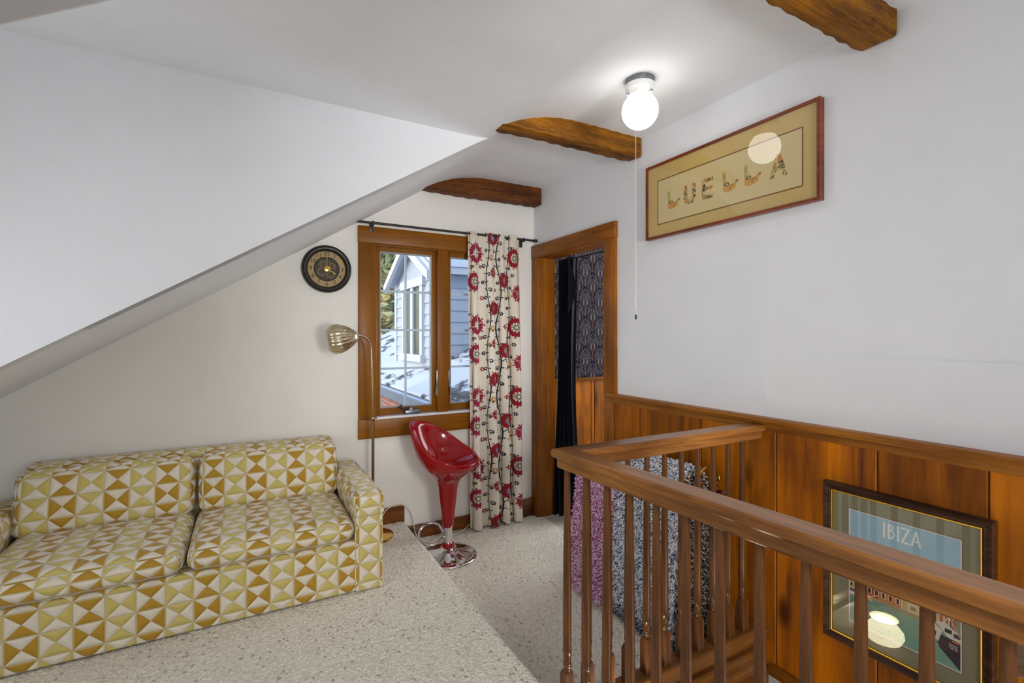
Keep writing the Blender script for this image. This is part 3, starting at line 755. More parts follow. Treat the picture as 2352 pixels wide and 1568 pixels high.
# ------------------------------------------------------------------ painted flat art
class Canvas:
    def __init__(s, w, h, res, bgc):
        s.nx, s.ny = int(w / res), int(h / res); s.w, s.h = w, h
        s.X, s.Y = np.meshgrid((np.arange(s.nx) + .5) / s.nx * w, (np.arange(s.ny) + .5) / s.ny * h)   # Y down from the top
        s.C = np.zeros((s.ny, s.nx, 3)) + linnp(bgc)
    def put(s, k, c): s.C[k] = linnp(c)
    def rect(s, x0, y0, x1, y1, c): s.put((s.X >= x0) & (s.X < x1) & (s.Y >= y0) & (s.Y < y1), c)
    def pmask(s, pts):
        k = np.zeros(s.X.shape, bool); n = len(pts)
        for i in range(n):
            x0, y0 = pts[i]; x1, y1 = pts[(i + 1) % n]
            if y0 == y1: continue
            c = ((y0 > s.Y) != (y1 > s.Y)) & (s.X < (x1 - x0) * (s.Y - y0) / (y1 - y0) + x0)
            k ^= c
        return k
    def poly(s, pts, c): s.put(s.pmask(pts), c)
    def cmask(s, x, y, r, r2=None): return ((s.X - x) / r) ** 2 + ((s.Y - y) / (r2 or r)) ** 2 < 1
    def circ(s, x, y, r, c, r2=None): s.put(s.cmask(x, y, r, r2), c)
    def lmask(s, pts, t):
        k = np.zeros(s.X.shape, bool)
        for (x0, y0), (x1, y1) in zip(pts[:-1], pts[1:]):
            dx, dy = x1 - x0, y1 - y0; L = dx * dx + dy * dy + 1e-12
            u = np.clip(((s.X - x0) * dx + (s.Y - y0) * dy) / L, 0, 1)
            k |= np.hypot(s.X - x0 - u * dx, s.Y - y0 - u * dy) < t / 2
        return k
    def line(s, pts, t, c): s.put(s.lmask(pts, t), c)
    def on_right_wall(s, name, yl, zt, x, m, parent):
        """left edge at y=yl running towards smaller y, top at zt"""
        V = np.stack([np.full(s.X.shape, x), yl - s.X, zt - s.Y], -1).reshape(-1, 3)
        return np_mesh(name, V, grid_quads(s.ny, s.nx), s.C.reshape(-1, 3), m, parent, 180)

# ------------------------------------------------------------------ framed name picture
p1 = empty('framed_name_picture', (XR, 1.49, 2.06), 'wide framed picture spelling LUELLA in flowery letters', 'picture')
def frame_bars(y0, y1, z0, z1, wd, x0, x1, prof=None):
    """y0<y1, four mitred bars; one ring mesh"""
    bm = bmesh.new(); rings = []
    prof = prof or [(0, x1), (0, x0), (0.25, x0 - 0.000), (1, x0), (1, x1)]
    for f, x in prof:
        o_ = f * wd
        rings.append([bm.verts.new((x, y0 + o_, z0 + o_)), bm.verts.new((x, y1 - o_, z0 + o_)), bm.verts.new((x, y1 - o_, z1 - o_)), bm.verts.new((x, y0 + o_, z1 - o_))])
    for a, b_ in zip(rings[:-1], rings[1:]):
        for i in range(4): bm.faces.new((a[i], a[(i + 1) % 4], b_[(i + 1) % 4], b_[i]))
    q = MB(); q.add(bm); return q
part(frame_bars(1.038, 1.945, 1.866, 2.256, 0.012, XR - 0.03, XR - 0.001), 'frame', M['frame_red'], p1, 20)
part(MB().box(XR - 0.021, 1.045, 1.873, XR - 0.018, 1.938, 2.249), 'mat_board', M['mat_tan'], p1)
cv1 = Canvas(0.764, 0.236, 0.0013, (216, 196, 146))
e = 0.006
def luella(c):
    r = random.Random(5)
    H = 0.096; yb = 0.172
    def L(x): return [(x, yb - H), (x + .018, yb - H), (x + .02, yb - .03), (x + .05, yb - .034), (x + .07, yb - .042), (x + .068, yb - .012), (x + .03, yb), (x + .004, yb - .008)]
    def U(x): return [(x, yb - H), (x + .02, yb - H), (x + .022, yb - .03), (x + .036, yb - .022), (x + .05, yb - .034), (x + .052, yb - H), (x + .072, yb - H), (x + .072, yb - .03), (x + .055, yb - .004), (x + .03, yb), (x + .008, yb - .01), (x, yb - .03)]
    def E(x): return [(x, yb - H), (x + .062, yb - H), (x + .062, yb - H + .018), (x + .02, yb - H + .018), (x + .02, yb - .06), (x + .06, yb - .06), (x + .06, yb - .042), (x + .02, yb - .042), (x + .02, yb - .018), (x + .064, yb - .02), (x + .064, yb), (x, yb)]
    def A(x): return [(x, yb), (x + .032, yb - H), (x + .05, yb - H), (x + .08, yb), (x + .06, yb), (x + .053, yb - .028), (x + .029, yb - .028), (x + .02, yb)]
    GA = [(164, 150, 80), (204, 144, 60), (120, 100, 40)]
    xs = {'L1': 0.070, 'U': 0.176, 'E': 0.285, 'L2': 0.398, 'L3': 0.506, 'A': 0.622}
    for key, x in xs.items():
        sh = {'L': L, 'U': U, 'E': E, 'A': A}[key[0]](x); k = c.pmask(sh)
        if key[0] == 'L':
            c.put(k & (c.Y < yb - .04), (184, 172, 96)); c.put(k & (c.Y >= yb - .04), (206, 154, 76))
            c.put(k & c.cmask(x + .005, yb - .075, .008) & ~c.cmask(x + .005, yb - .075, .005), (150, 140, 70))
            c.put(c.cmask(x + .022, yb - .038, .013, .008) & ~c.cmask(x + .022, yb - .038, .008, .004), (60, 48, 24))
            c.put(k & c.cmask(x + .048, yb - .02, .012) & ~c.cmask(x + .052, yb - .017, .009), (176, 120, 50))
            c.put(c.cmask(x + .074, yb - .04, .009, .007), (176, 124, 60))
        else:
            c.put(k, (210, 182, 118))
            for _ in range(64):
                qx, qy = x + r.uniform(-.005, .08), yb - r.uniform(0, H); rr = r.uniform(.004, .009)
                cc = r.choice([(196, 120, 50), (120, 108, 60), (90, 66, 30), (210, 140, 60), (160, 150, 96), (70, 54, 30)])
                mm = k & c.cmask(qx, qy, rr)
                if r.random() < .5: mm &= ~c.cmask(qx, qy, rr * .5)
                c.put(mm, cc)
luella(cv1)
for kx in ((0, e), (cv1.w - e, cv1.w)): cv1.rect(kx[0], 0, kx[1], 9, (126, 88, 28))
cv1.rect(0, 0, 9, e, (126, 88, 28)); cv1.rect(0, cv1.h - e, 9, 9, (126, 88, 28))
cv1.on_right_wall('print', 1.868, 2.170, XR - 0.0215, M['paint'], p1)
part(MB().box(XR - 0.0265, 1.049, 1.877, XR - 0.0255, 1.934, 2.245), 'glass', M['pic_glass'], p1)

# ------------------------------------------------------------------ framed travel print on the boards
p2 = empty('framed_travel_print', (XW, 0.785, 0.53), 'dark framed harbour print headed IBIZA behind the balusters', 'picture')
fx = XW - 0.03
part(frame_bars(0.549, 1.02, 0.247, 0.816, 0.031, fx, XW - 0.001, [(0, XW - 0.001), (0, fx + 0.006), (0.12, fx - 0.002), (0.4, fx + 0.002), (0.55, fx + 0.006), (0.7, fx + 0.005), (0.78, fx + 0.008), (0.86, fx + 0.009)]), 'frame', M['frame_dark'], p2, 25)
part(frame_bars(0.5755, 0.9935, 0.2735, 0.7895, 0.0045, fx + 0.007, fx + 0.016, [(0, fx + 0.016), (0.1, fx + 0.006), (0.9, fx + 0.007), (1, fx + 0.016)]), 'gold_fillet', M['gold'], p2, 25)
part(MB().box(fx + 0.014, 0.577, 0.275, fx + 0.018, 0.992, 0.788), 'mat_board', M['mat_grey'], p2)
cvp = Canvas(0.318, 0.409, 0.00125, (172, 206, 226))
def harbour(c):
    w, h = c.w, c.h; r = random.Random(3)
    cream = (214, 200, 168)
    def windows(x0, y0, x1, y1, nx, ny, col, wf=.45, hf=.5, rim=None):
        for i in range(nx):
            for j in range(ny):
                cx = x0 + (i + .5) * (x1 - x0) / nx; cy = y0 + (j + .5) * (y1 - y0) / ny
                ww = (x1 - x0) / nx * wf / 2; hh = (y1 - y0) / ny * hf / 2
                if rim: c.rect(cx - ww - .002, cy - hh - .002, cx + ww + .002, cy + hh + .002, rim)
                c.rect(cx - ww, cy - hh, cx + ww, cy + hh, col)
    # hills and far town
    c.poly([(0, .20), (.05, .17), (.12, .19), (.2, .15), (.27, .18), (w, .16), (w, .30), (0, .30)], (150, 158, 128))
    c.rect(0, .19, .055, .285, (206, 190, 140)); windows(.004, .195, .05, .28, 3, 4, (58, 52, 48))
    c.poly([(.052, .215), (.075, .195), (.165, .195), (.165, .215)], (196, 116, 70))
    c.rect(.055, .213, .095, .285, (176, 62, 40)); c.rect(.095, .213, .165, .285, (198, 132, 84))
    windows(.058, .217, .162, .283, 5, 2, (60, 44, 40), .4, .5, (232, 222, 204))
    c.line([(.055, .248), (.165, .248)], .0022, (234, 226, 210)); c.line([(.163, .213), (.163, .285)], .003, (234, 226, 210)); c.line([(.055, .214), (.165, .214)], .002, (234, 226, 210))
    c.rect(.165, .20, .185, .285, (196, 180, 120))
    c.rect(.178, .205, .262, .285, cream); windows(.18, .208, .26, .283, 3, 3, (176, 128, 84), .5, .5)
    c.poly([(.176, .207), (.20, .186), (.262, .186), (.264, .207)], (204, 140, 92))
    c.rect(.262, .24, .30, .285, (200, 112, 70)); c.poly([(.258, .24), (.28, .222), (.304, .24)], (190, 96, 54)); windows(.264, .243, .298, .285, 2, 1, (226, 190, 150), .4, .6)
    for px in (.25, .288):
        c.line([(px, .285), (px + .002, .245)], .004, (70, 60, 44))
        for a in range(9):
            t = a / 8 * PI; c.line([(px + .002, .245), (px + .002 + .022 * math.cos(t), .243 - .013 * math.sin(t) + .006 * abs(math.cos(t)))], .003, (62, 74, 58))
    c.rect(0, .285, w, .30, (172, 156, 126))
    # water
    c.rect(0, .297, w, h, (136, 176, 156)); c.poly([(0, .297), (.12, .297), (.07, .32), (.12, .36), (0, .40)], (112, 158, 152))
    for _ in range(24):
        x, y = r.uniform(0, w), r.uniform(.30, h); c.line([(x, y), (x + r.uniform(.01, .03), y + .001)], .0012, (160, 196, 176))
    # small sailing boats on the left
    c.poly([(0, .29), (.05, .296), (.04, .306), (0, .305)], (228, 222, 208)); c.poly([(0, .282), (.03, .286), (.02, .294), (0, .293)], (60, 80, 130)); c.poly([(.03, .288), (.075, .292), (.065, .302), (.035, .30)], (216, 160, 40))
    c.line([(.035, .245), (.075, .30)], .003, (236, 230, 216)); c.line([(.05, .30), (.09, .275)], .002, (236, 230, 216))
    # large dark boat on the right
    c.poly([(.235, .292), (.26, .312), (w, .318), (w, .405), (.30, .39), (.262, .355)], (64, 62, 76))
    c.poly([(.228, .288), (.242, .28), (.268, .30), (.258, .338), (.25, .33), (.254, .31)], (230, 226, 214))
    c.poly([(.252, .278), (.275, .27), (w, .30), (w, .318), (.28, .312)], (230, 226, 214)); c.rect(.274, .288, .292, .30, (70, 70, 82)); c.rect(.296, .294, .314, .306, (70, 70, 82))
    c.line([(.285, .235), (.285, .285)], .003, (236, 230, 216)); c.line([(.285, .25), (.31, .30)], .002, (236, 230, 216)); c.line([(.285, .25), (.262, .285)], .002, (236, 230, 216)); c.line([(.276, .248), (.296, .252)], .003, (236, 230, 216))
    c.rect(.292, .318, .316, .323, (206, 110, 70)); 
    for k in range(3): c.line([(.285, .33 + k * .006), (.305, .332 + k * .006)], .0018, (226, 222, 210))
    # heading, in thin deco capitals
    t = .0054; y0, y1 = .019, .065; ink = (255, 252, 246); x = .112
    c.line([(x, y0), (x, y1)], t, ink); x += .014
    c.line([(x, y0), (x, y1)], t, ink); c.line([(x, y0), (x + .010, y0 + .003), (x + .012, y0 + .010), (x + .009, y0 + .016), (x, y0 + .018)], t, ink)
    c.line([(x, y0 + .018), (x + .012, y0 + .022), (x + .015, y0 + .031), (x + .011, y1 - .003), (x, y1)], t, ink); x += .026
    c.line([(x, y0), (x, y1)], t, ink); x += .011
    c.line([(x, y0), (x + .019, y0), (x, y1), (x + .02, y1)], t, ink); x += .027
    c.line([(x, y1), (x + .011, y0), (x + .022, y1)], t, ink); c.line([(x + .004, y1 - .014), (x + .018, y1 - .014)], t, ink)
    # inner border
    for a, cc in ((.0, (124, 66, 58)), (.003, (232, 226, 214))):
        tt = .003
        c.rect(a, a, w - a, a + tt, cc); c.rect(a, h - a - tt, w - a, h - a, cc); c.rect(a, a, a + tt, h - a, cc); c.rect(w - a - tt, a, w - a, h - a, cc)
harbour(cvp)
cvp.on_right_wall('print', 0.939, 0.738, fx + 0.0135, M['paint'], p2)
part(MB().box(fx + 0.0095, 0.5805, 0.2785, fx + 0.0105, 0.9885, 0.7845), 'glass', M['pic_glass2'], p2)

# ------------------------------------------------------------------ wall clock
CX, CZ = 0.434, 1.762
ck2 = empty('wall_clock', (CX, YB, CZ), 'round black wall clock with gold hands left of the window', 'clock')
RX = Matrix.Translation((CX, YB, CZ)) @ Matrix.Rotation(R(90), 4, 'X')    # local z -> -y
part(MB().lathe([(0.120, 0.002), (0.143, 0.002), (0.1455, 0.012), (0.143, 0.022), (0.136, 0.026), (0.133, 0.024), (0.129, 0.028), (0.122, 0.027), (0.114, 0.018), (0.112, 0.008)], (0, 0, 0), 72, RX, caps=False), 'bezel', M['black'], ck2)
def clock_face():
    n = 240; rr = np.linspace(0, 0.115, 60); th = np.linspace(0, 2 * PI, n, endpoint=False)
    A, Rr = np.meshgrid(th, rr)
    C = np.zeros(A.shape + (3,)) + linnp((70, 64, 56))
    ring = Rr > 0.074; C[ring] = linnp((176, 152, 108)); C[Rr > 0.108] = linnp((60, 54, 50))
    C[(Rr > 0.070) & (Rr < 0.076)] = linnp((44, 40, 40))
    C[(Rr > 0.045) & (Rr < 0.05) ] = linnp((100, 92, 78))
    C[(Rr < 0.066) & (np.sin(A * 9) * np.sin(Rr * 420) > .55)] = linnp((116, 104, 84))
    for gx, gy, gr in ((-.03, -.02, .022), (.025, -.032, .02), (-.02, .03, .018), (.032, .02, .016)):
        X, Y = Rr * np.cos(A), Rr * np.sin(A); d = np.hypot(X - gx, Y - gy); t = np.arctan2(Y - gy, X - gx)
        C[(np.abs(d - gr) < .003 * (1 + .6 * np.sign(np.sin(t * 14)))) | (d < .004)] = linnp((130, 116, 92))
    V = np.stack([CX + Rr * np.cos(A), np.full(A.shape, YB - 0.008), CZ + Rr * np.sin(A)], -1).reshape(-1, 3)
    i = np.arange(60 * n).reshape(60, n); j = np.roll(i, -1, 1)
    Q = np.stack([i[:-1].ravel(), j[:-1].ravel(), j[1:].ravel(), i[1:].ravel()], 1)
    np_mesh('dial', V, Q, C.reshape(-1, 3), M['paint'], ck2, 180)
clock_face()
def text_part(txt, size, loc, m, parent, name):
    cu = bpy.data.curves.new('t', 'FONT'); cu.body = txt; cu.size = size; cu.extrude = 0.0012; cu.align_x = 'CENTER'; cu.align_y = 'CENTER'
    to = bpy.data.objects.new('t', cu); COL.objects.link(to)
    dg = bpy.context.evaluated_depsgraph_get(); me = bpy.data.meshes.new_from_object(to.evaluated_get(dg))
    bpy.data.objects.remove(to); bpy.data.curves.remove(cu)
    me.transform(Matrix.Translation(loc) @ Matrix.Rotation(R(90), 4, 'X'))
    return finish(name, me, m, parent, None)
for k in range(1, 13):
    a = R(90 - 30 * k)
    text_part(str(k), 0.034, (CX + 0.0915 * math.cos(a), YB - 0.0105, CZ + 0.0915 * math.sin(a)), M['black'] if k != 2 else M['brass'], ck2, 'numeral')
def hand(ang, L, wd, yy):
    dx, dz = math.sin(ang), math.cos(ang); nx_, nz_ = dz, -dx
    P_ = lambda a, s_: (CX + dx * a + nx_ * s_, CZ + dz * a + nz_ * s_)
    poly = [P_(-.018, -wd), P_(L * .7, -wd * .8), P_(L * .74, -wd * 2.2), P_(L, 0), P_(L * .74, wd * 2.2), P_(L * .7, wd * .8), P_(-.018, wd)]
    return MB().prism(poly, 'y', yy, yy + 0.0015)
part(hand(0, 0.095, 0.0016, YB - 0.020), 'minute_hand', M['brass'], ck2)
part(hand(R(120), 0.062, 0.002, YB - 0.018), 'hour_hand', M['brass'], ck2)
part(MB().lathe([(0.010, 0.008), (0.010, 0.021), (0.017, 0.021), (0.018, 0.024), (0.012, 0.0255), (0.004, 0.026)], (0, 0, 0), 28, RX), 'hub', M['brass'], ck2)

# ------------------------------------------------------------------ sofa
def pillow(dx, dy, dz, r, c, n=(24, 14, 8), puff=(0, 0, 0), M4=None, uvo=(0, 0)):
    """rounded, slightly puffed box with metre UVs, centred at c"""
    bm = bmesh.new(); uvl = bm.loops.layers.uv.new('UVMap')
    H = (dx / 2, dy / 2, dz / 2)
    def shape(p):
        q = [max(-H[k] + r, min(H[k] - r, p[k])) for k in range(3)]
        dlt = Vector([p[k] - q[k] for k in range(3)])
        if dlt.length > 1e-9: dlt = dlt.normalized() * r * min(1.0, max(abs(v) for v in dlt) / r) if max(abs(v) for v in dlt) < r - 1e-9 else dlt.normalized() * r
        v = Vector(q) + dlt
        for k in range(3):
            a, b_ = (k + 1) % 3, (k + 2) % 3
            f = (1 - min(1, abs(p[a]) / H[a]) ** 2.5) * (1 - min(1, abs(p[b_]) / H[b_]) ** 2.5)
            v[k] += puff[k] * f * (p[k] / H[k])
        return v
    for ax in range(3):
        a, b_ = [(1, 2), (0, 2), (0, 1)][ax]
        na, nb = n[a], n[b_]
        def samples(k, m_):
            ts = list(np.linspace(-H[k] + r, H[k] - r, m_)); e_ = [H[k] - r + r * t for t in (0.25, 0.5, 0.75, 1.0)]
            return [-v for v in e_[::-1]] + ts + e_
        sa, sb = samples(a, na), samples(b_, nb)
        for sgn in (-1, 1):
            vv = {}
            for i, pa in enumerate(sa):
                for j, pb in enumerate(sb):
                    p = [0, 0, 0]; p[ax] = sgn * H[ax]; p[a] = pa; p[b_] = pb
                    vv[i, j] = (bm.verts.new(shape(p)), p)
            for i in range(len(sa) - 1):
                for j in range(len(sb) - 1):
                    ks = [(i, j), (i + 1, j), (i + 1, j + 1), (i, j + 1)]
                    f = bm.faces.new([vv[k][0] for k in ks])
                    for l, k in zip(f.loops, ks):
                        p = vv[k][1]; P3 = (p[0] + c[0], p[1] + c[1], p[2] + c[2])
                        if ax == 2: uvv = (P3[0], P3[1] * sgn)
                        elif ax == 1: uvv = (P3[0], P3[2] - sgn * 0 + 0.0)
                        else: uvv = (P3[1], P3[2])
                        l[uvl].uv = (uvv[0] + uvo[0], uvv[1] + uvo[1])
    bmesh.ops.remove_doubles(bm, verts=bm.verts, dist=1e-5)
    bmesh.ops.recalc_face_normals(bm, faces=bm.faces)
    if M4 is not None: bmesh.ops.transform(bm, matrix=M4, verts=bm.verts)
    bmesh.ops.translate(bm, vec=Vector(c), verts=bm.verts)
    return bm
def bm_part(bm, name, m, parent, label=None):
    me = bpy.data.meshes.new(name); bm.to_mesh(me); bm.free()
    o = finish(name, me, m, parent, 180)
    if label: o['label'] = label
    return o
SX0, SX1 = -1.015, 0.583; SY0, SY1 = 2.352, 3.10
AX0, AX1 = -0.885, 0.452     # inner arm faces
so = empty('sofa', ((SX0 + SX1) / 2, 2.72, PZ), 'yellow sofa in quilted triangle patterned velvet under the slope', 'sofa')
def box_c(x0, x1, y0, y1, z0, z1): return (x1 - x0, y1 - y0, z1 - z0), ((x0 + x1) / 2, (y0 + y1) / 2, (z0 + z1) / 2)
def cushion(name, x0, x1, y0, y1, z0, z1, r, puff=(0, 0, 0), rx=0, n=(24, 14, 8), uvo=(0, 0), label=None):
    d_, c_ = box_c(x0, x1, y0, y1, z0, z1)
    return bm_part(pillow(*d_, r, c_, n, puff, Matrix.Rotation(rx, 4, 'X') if rx else None, uvo), name, M['sofa'], so, label)
cushion('base', AX0 - 0.01, AX1 + 0.01, SY0 + 0.012, SY1, PZ + 0.006, 0.384, 0.014, n=(30, 10, 6))
cushion('arm', AX1, SX1, SY0, SY1, PZ + 0.004, 0.50, 0.014, n=(6, 16, 8))
cushion('arm', SX0, AX0, SY0, SY1, PZ + 0.004, 0.50, 0.014, n=(6, 16, 8))
cushion('arm_pad', AX1 - 0.006, SX1 + 0.008, SY0 - 0.012, SY1 - 0.02, 0.485, 0.598, 0.028, (0.006, 0.006, 0.008), n=(6, 18, 5))
cushion('arm_pad', SX0 - 0.008, AX0 + 0.006, SY0 - 0.012, SY1 - 0.02, 0.485, 0.598, 0.028, (0.006, 0.006, 0.008), n=(6, 18, 5))
cushion('back', AX0, AX1 - 0.004, 2.99, SY1 + 0.02, 0.36, 0.752, 0.018, (0, 0.004, 0.006), n=(24, 5, 8))
XS = -0.217
cushion('seat_cushion', AX0 + 0.004, XS - 0.006, SY0 - 0.022, 2.93, 0.389, 0.488, 0.047, (0.004, 0.014, 0.018))
cushion('seat_cushion', XS + 0.006, AX1 - 0.004, SY0 - 0.022, 2.93, 0.389, 0.488, 0.047, (0.004, 0.014, 0.018))
cushion('back_cushion', AX0 + 0.006, XS - 0.008, 2.825, 2.955, 0.470, 0.750, 0.042, (0.004, 0.022, 0.008), R(-13))
cushion('back_cushion', XS + 0.014, AX1 - 0.006, 2.825, 2.955, 0.470, 0.755, 0.042, (0.004, 0.022, 0.008), R(-13))

# ------------------------------------------------------------------ floor lamp with shell shade
fl = empty('floor_lamp', (0.675, 2.985, PZ), 'slim brass floor lamp with a ribbed shell shade behind the sofa arm', 'lamp')
LX, LY = 0.672, 2.965
part(MB().lathe([(0.115, PZ), (0.118, PZ + 0.006), (0.115, PZ + 0.013), (0.10, PZ + 0.019), (0.02, PZ + 0.022), (0.012, PZ + 0.04)], (LX + 0.005, LY, 0), 48), 'base', M['brass'], fl)
pole = [(LX, LY, PZ + 0.02), (LX, LY, 0.845)]
part(MB().tube(pole, 0.0085, 14), 'pole', M['bronze'], fl)
part(MB().lathe([(0.009, 0.838), (0.0125, 0.843), (0.0125, 0.86), (0.009, 0.865)], (LX, LY, 0), 16).lathe([(0.004, 0), (0.004, .016), (0.007, .017), (0.007, .024)], (0, 0, 0), 10, Matrix.Translation((LX, LY, 0.85)) @ Matrix.Rotation(R(70), 4, 'Y')), 'joint', M['bronze'], fl)
HX, HY, HZ = 0.565, 2.90, 1.352
arc = [(LX, LY, 0.86), (LX - 0.004, LY - 0.002, 1.05), (LX - 0.010, LY - 0.004, 1.22)]
P0, P1, P2 = Vector((LX - 0.012, LY - 0.005, 1.26)), Vector((LX - 0.016, LY - 0.007, 1.352)), Vector((HX + 0.01, HY + 0.007, HZ + 0.002))
for k in range(15):
    t = k / 14; arc.append(tuple((1 - t) ** 2 * P0 + 2 * t * (1 - t) * P1 + t * t * P2))
part(MB().tube(arc, 0.0065, 14), 'neck', M['bronze'], fl)
ax = Vector((-0.975, 0.16, -0.15)).normalized()
RM = Matrix.Translation((HX + 0.012, HY, HZ)) @ ax.to_track_quat('Z', 'Y').to_matrix().to_4x4()
prof = [(0.010, 0.0), (0.020, 0.004), (0.036, 0.020), (0.054, 0.044), (0.070, 0.072), (0.081, 0.102), (0.084, 0.128), (0.078, 0.153), (0.064, 0.172)]
rid = lambda a, t: 0.055 * abs(math.sin(a * 10)) * min(1, 0.4 + t * 1.5) - 0.03
inn = [(r_ - 0.004, z_ + 0.001) for r_, z_ in prof][::-1]
part(MB().lathe(prof + inn, (0, 0, 0), 160, RM, ridge=lambda a, t: rid(a, t * 2 if t < .5 else 2 - 2 * t), caps=False), 'shade', M['brass_pale'], fl, 180, 'ribbed shell shade in pale brass')
part(MB().lathe([(0.014, 0.008), (0.014, 0.05), (0.026, 0.08), (0.03, 0.105), (0.022, 0.128), (0.006, 0.138)], (0, 0, 0), 24, RM), 'bulb', M['porcelain'], fl, 180)

# ------------------------------------------------------------------ red bar stool
BX, BY = 1.090, 2.80
st = empty('bar_stool', (BX, BY, 0), 'glossy red bucket bar stool on a chrome pedestal', 'stool')
fz = Vector((0.665, -0.747)).normalized(); sd = Vector((-fz.y, fz.x))
def stool_seat():
    bm = bmesh.new(); n = 72
    def rim(a):
        s_, c_ = math.cos(a), math.sin(a)      # s_: -1 back .. +1 front
        rr = 0.190 if s_ > 0 else 0.245
        x = rr * s_ ; y = 0.205 * c_
        z = 0.648 - 0.165 * s_ * (1 if s_ < 0 else 0.46) + 0.012 * max(0, s_ - 0.7) / 0.3
        return x, y, z
    rows = []
    # outer skin from the pedestal up to the rim, then over and down into the bowl
    lath = [(0.0325, 0.181), (0.035, 0.183), (0.040, 0.24), (0.047, 0.31), (0.0535, 0.37), (0.059, 0.42), (0.066, 0.45)]
    for r_, z_ in lath: rows.append([(r_ * math.cos(2 * PI * i / n), r_ * math.sin(2 * PI * i / n), z_) for i in range(n)])
    for t in np.linspace(0.08, 1, 14):
        row = []
        for i in range(n):
            a = 2 * PI * i / n; X, Y, Z = rim(a)
            A0 = Vector((0.066 * math.cos(a), 0.066 * math.sin(a), 0.45)); A1 = Vector((0.082 * math.cos(a), 0.082 * math.sin(a), 0.505))
            A2 = Vector((X * 0.94, Y * 0.97, 0.515 + 0.2 * (Z - 0.57))); A3 = Vector((X, Y, Z))
            row.append(tuple((1 - t) ** 3 * A0 + 3 * t * (1 - t) ** 2 * A1 + 3 * t * t * (1 - t) * A2 + t ** 3 * A3))
        rows.append(row)
    row = []
    for i in range(n):
        X, Y, Z = rim(2 * PI * i / n); row.append((X * 0.985, Y * 0.985, Z + 0.006))
    rows.append(row)
    row = []
    for i in range(n):
        X, Y, Z = rim(2 * PI * i / n); row.append((X * 0.94, Y * 0.94, Z + 0.003))
    rows.append(row)
    for t in np.linspace(0.08, 0.97, 14):
        row = []
        for i in range(n):
            a = 2 * PI * i / n; X, Y, Z = rim(a)
            A0 = Vector((X * 0.94, Y * 0.94, Z + 0.003)); A1 = Vector((X * 0.86, Y * 0.88, 0.565 + 0.25 * (Z - 0.57))); A2 = Vector((X * 0.45, Y * 0.5, 0.525)); A3 = Vector((0, 0, 0.522))
            row.append(tuple((1 - t) ** 3 * A0 + 3 * t * (1 - t) ** 2 * A1 + 3 * t * t * (1 - t) * A2 + t ** 3 * A3))
        rows.append(row)
    V = []
    for row in rows:
        V.append([bm.verts.new((BX + fz.x * p[0] + sd.x * p[1], BY + fz.y * p[0] + sd.y * p[1], p[2])) for p in row])
    for a, b_ in zip(V[:-1], V[1:]):
        for i in range(n): bm.faces.new((a[i], a[(i + 1) % n], b_[(i + 1) % n], b_[i]))
    bm.faces.new(V[0][::-1]); bm.faces.new(V[-1])
    bmesh.ops.recalc_face_normals(bm, faces=bm.faces)
    me = bpy.data.meshes.new('seat'); bm.to_mesh(me); bm.free()
    return finish('seat', me, M['red'], st, 180)
stool_seat()
part(MB().lathe([(0.0275, 0.045), (0.0275, 0.19)], (BX, BY, 0), 32), 'column', M['chrome'], st)
part(MB().lathe([(0.0278, 0.056), (0.036, 0.056), (0.037, 0.078), (0.034, 0.084), (0.0278, 0.084)], (BX, BY, 0), 32), 'collar', M['red'], st, label='red plastic collar')
part(MB().lathe([(0.178, 0.0), (0.180, 0.004), (0.174, 0.010), (0.15, 0.017), (0.11, 0.026), (0.078, 0.034), (0.056, 0.042), (0.042, 0.050), (0.036, 0.057), (0.028, 0.058)], (BX, BY, 0), 64), 'base', M['chrome'], st, 180)
ring = []
for k in range(33):
    a = R(-128 + 256 * k / 32)
    ring.append((0.072 * math.cos(a) + 0.105, 0.082 * math.sin(a)))
Rd = Vector((-0.876, 0.482))
Rs = Vector((-Rd.y, Rd.x))
pts = [(BX + Rd.x * u_ + Rs.x * v_, BY + Rd.y * u_ + Rs.y * v_, 0.128 + 0.30 * (u_ - 0.03) * 0.3 - 0.42 * v_) for u_, v_ in [(0.026, -0.012)] + ring + [(0.026, 0.012)]]
part(MB().tube(pts, 0.0075, 12), 'footrest', M['chrome'], st)

# cords on the floor
def cord(name, pts, label, r_=0.0035):
    cu = [Vector(p) for p in pts]; P = []
    for i in range(len(cu) - 1):
        p0, p1, p2, p3 = cu[max(i - 1, 0)], cu[i], cu[i + 1], cu[min(i + 2, len(cu) - 1)]
        for k in range(8):
            t = k / 8; P.append(0.5 * ((2 * p1) + (-p0 + p2) * t + (2 * p0 - 5 * p1 + 4 * p2 - p3) * t * t + (-p0 + 3 * p1 - 3 * p2 + p3) * t ** 3))
    P.append(cu[-1])
    o = MB().tube(P, r_, 8).build(name, M['cord'], None, 180); return tag(o, label, 'cord')
cord('power_cord', [(0.74, 3.10, 0.16), (0.80, 3.125, 0.236), (0.90, 3.13, 0.243), (0.955, 3.12, 0.18), (0.975, 3.09, 0.06), (1.0, 3.03, 0.012), (1.06, 2.985, 0.012), (1.15, 2.99, 0.012), (1.22, 3.04, 0.012), (1.30, 3.08, 0.012), (1.38, 3.12, 0.03)], 'white power cord running along the floor behind the red stool')

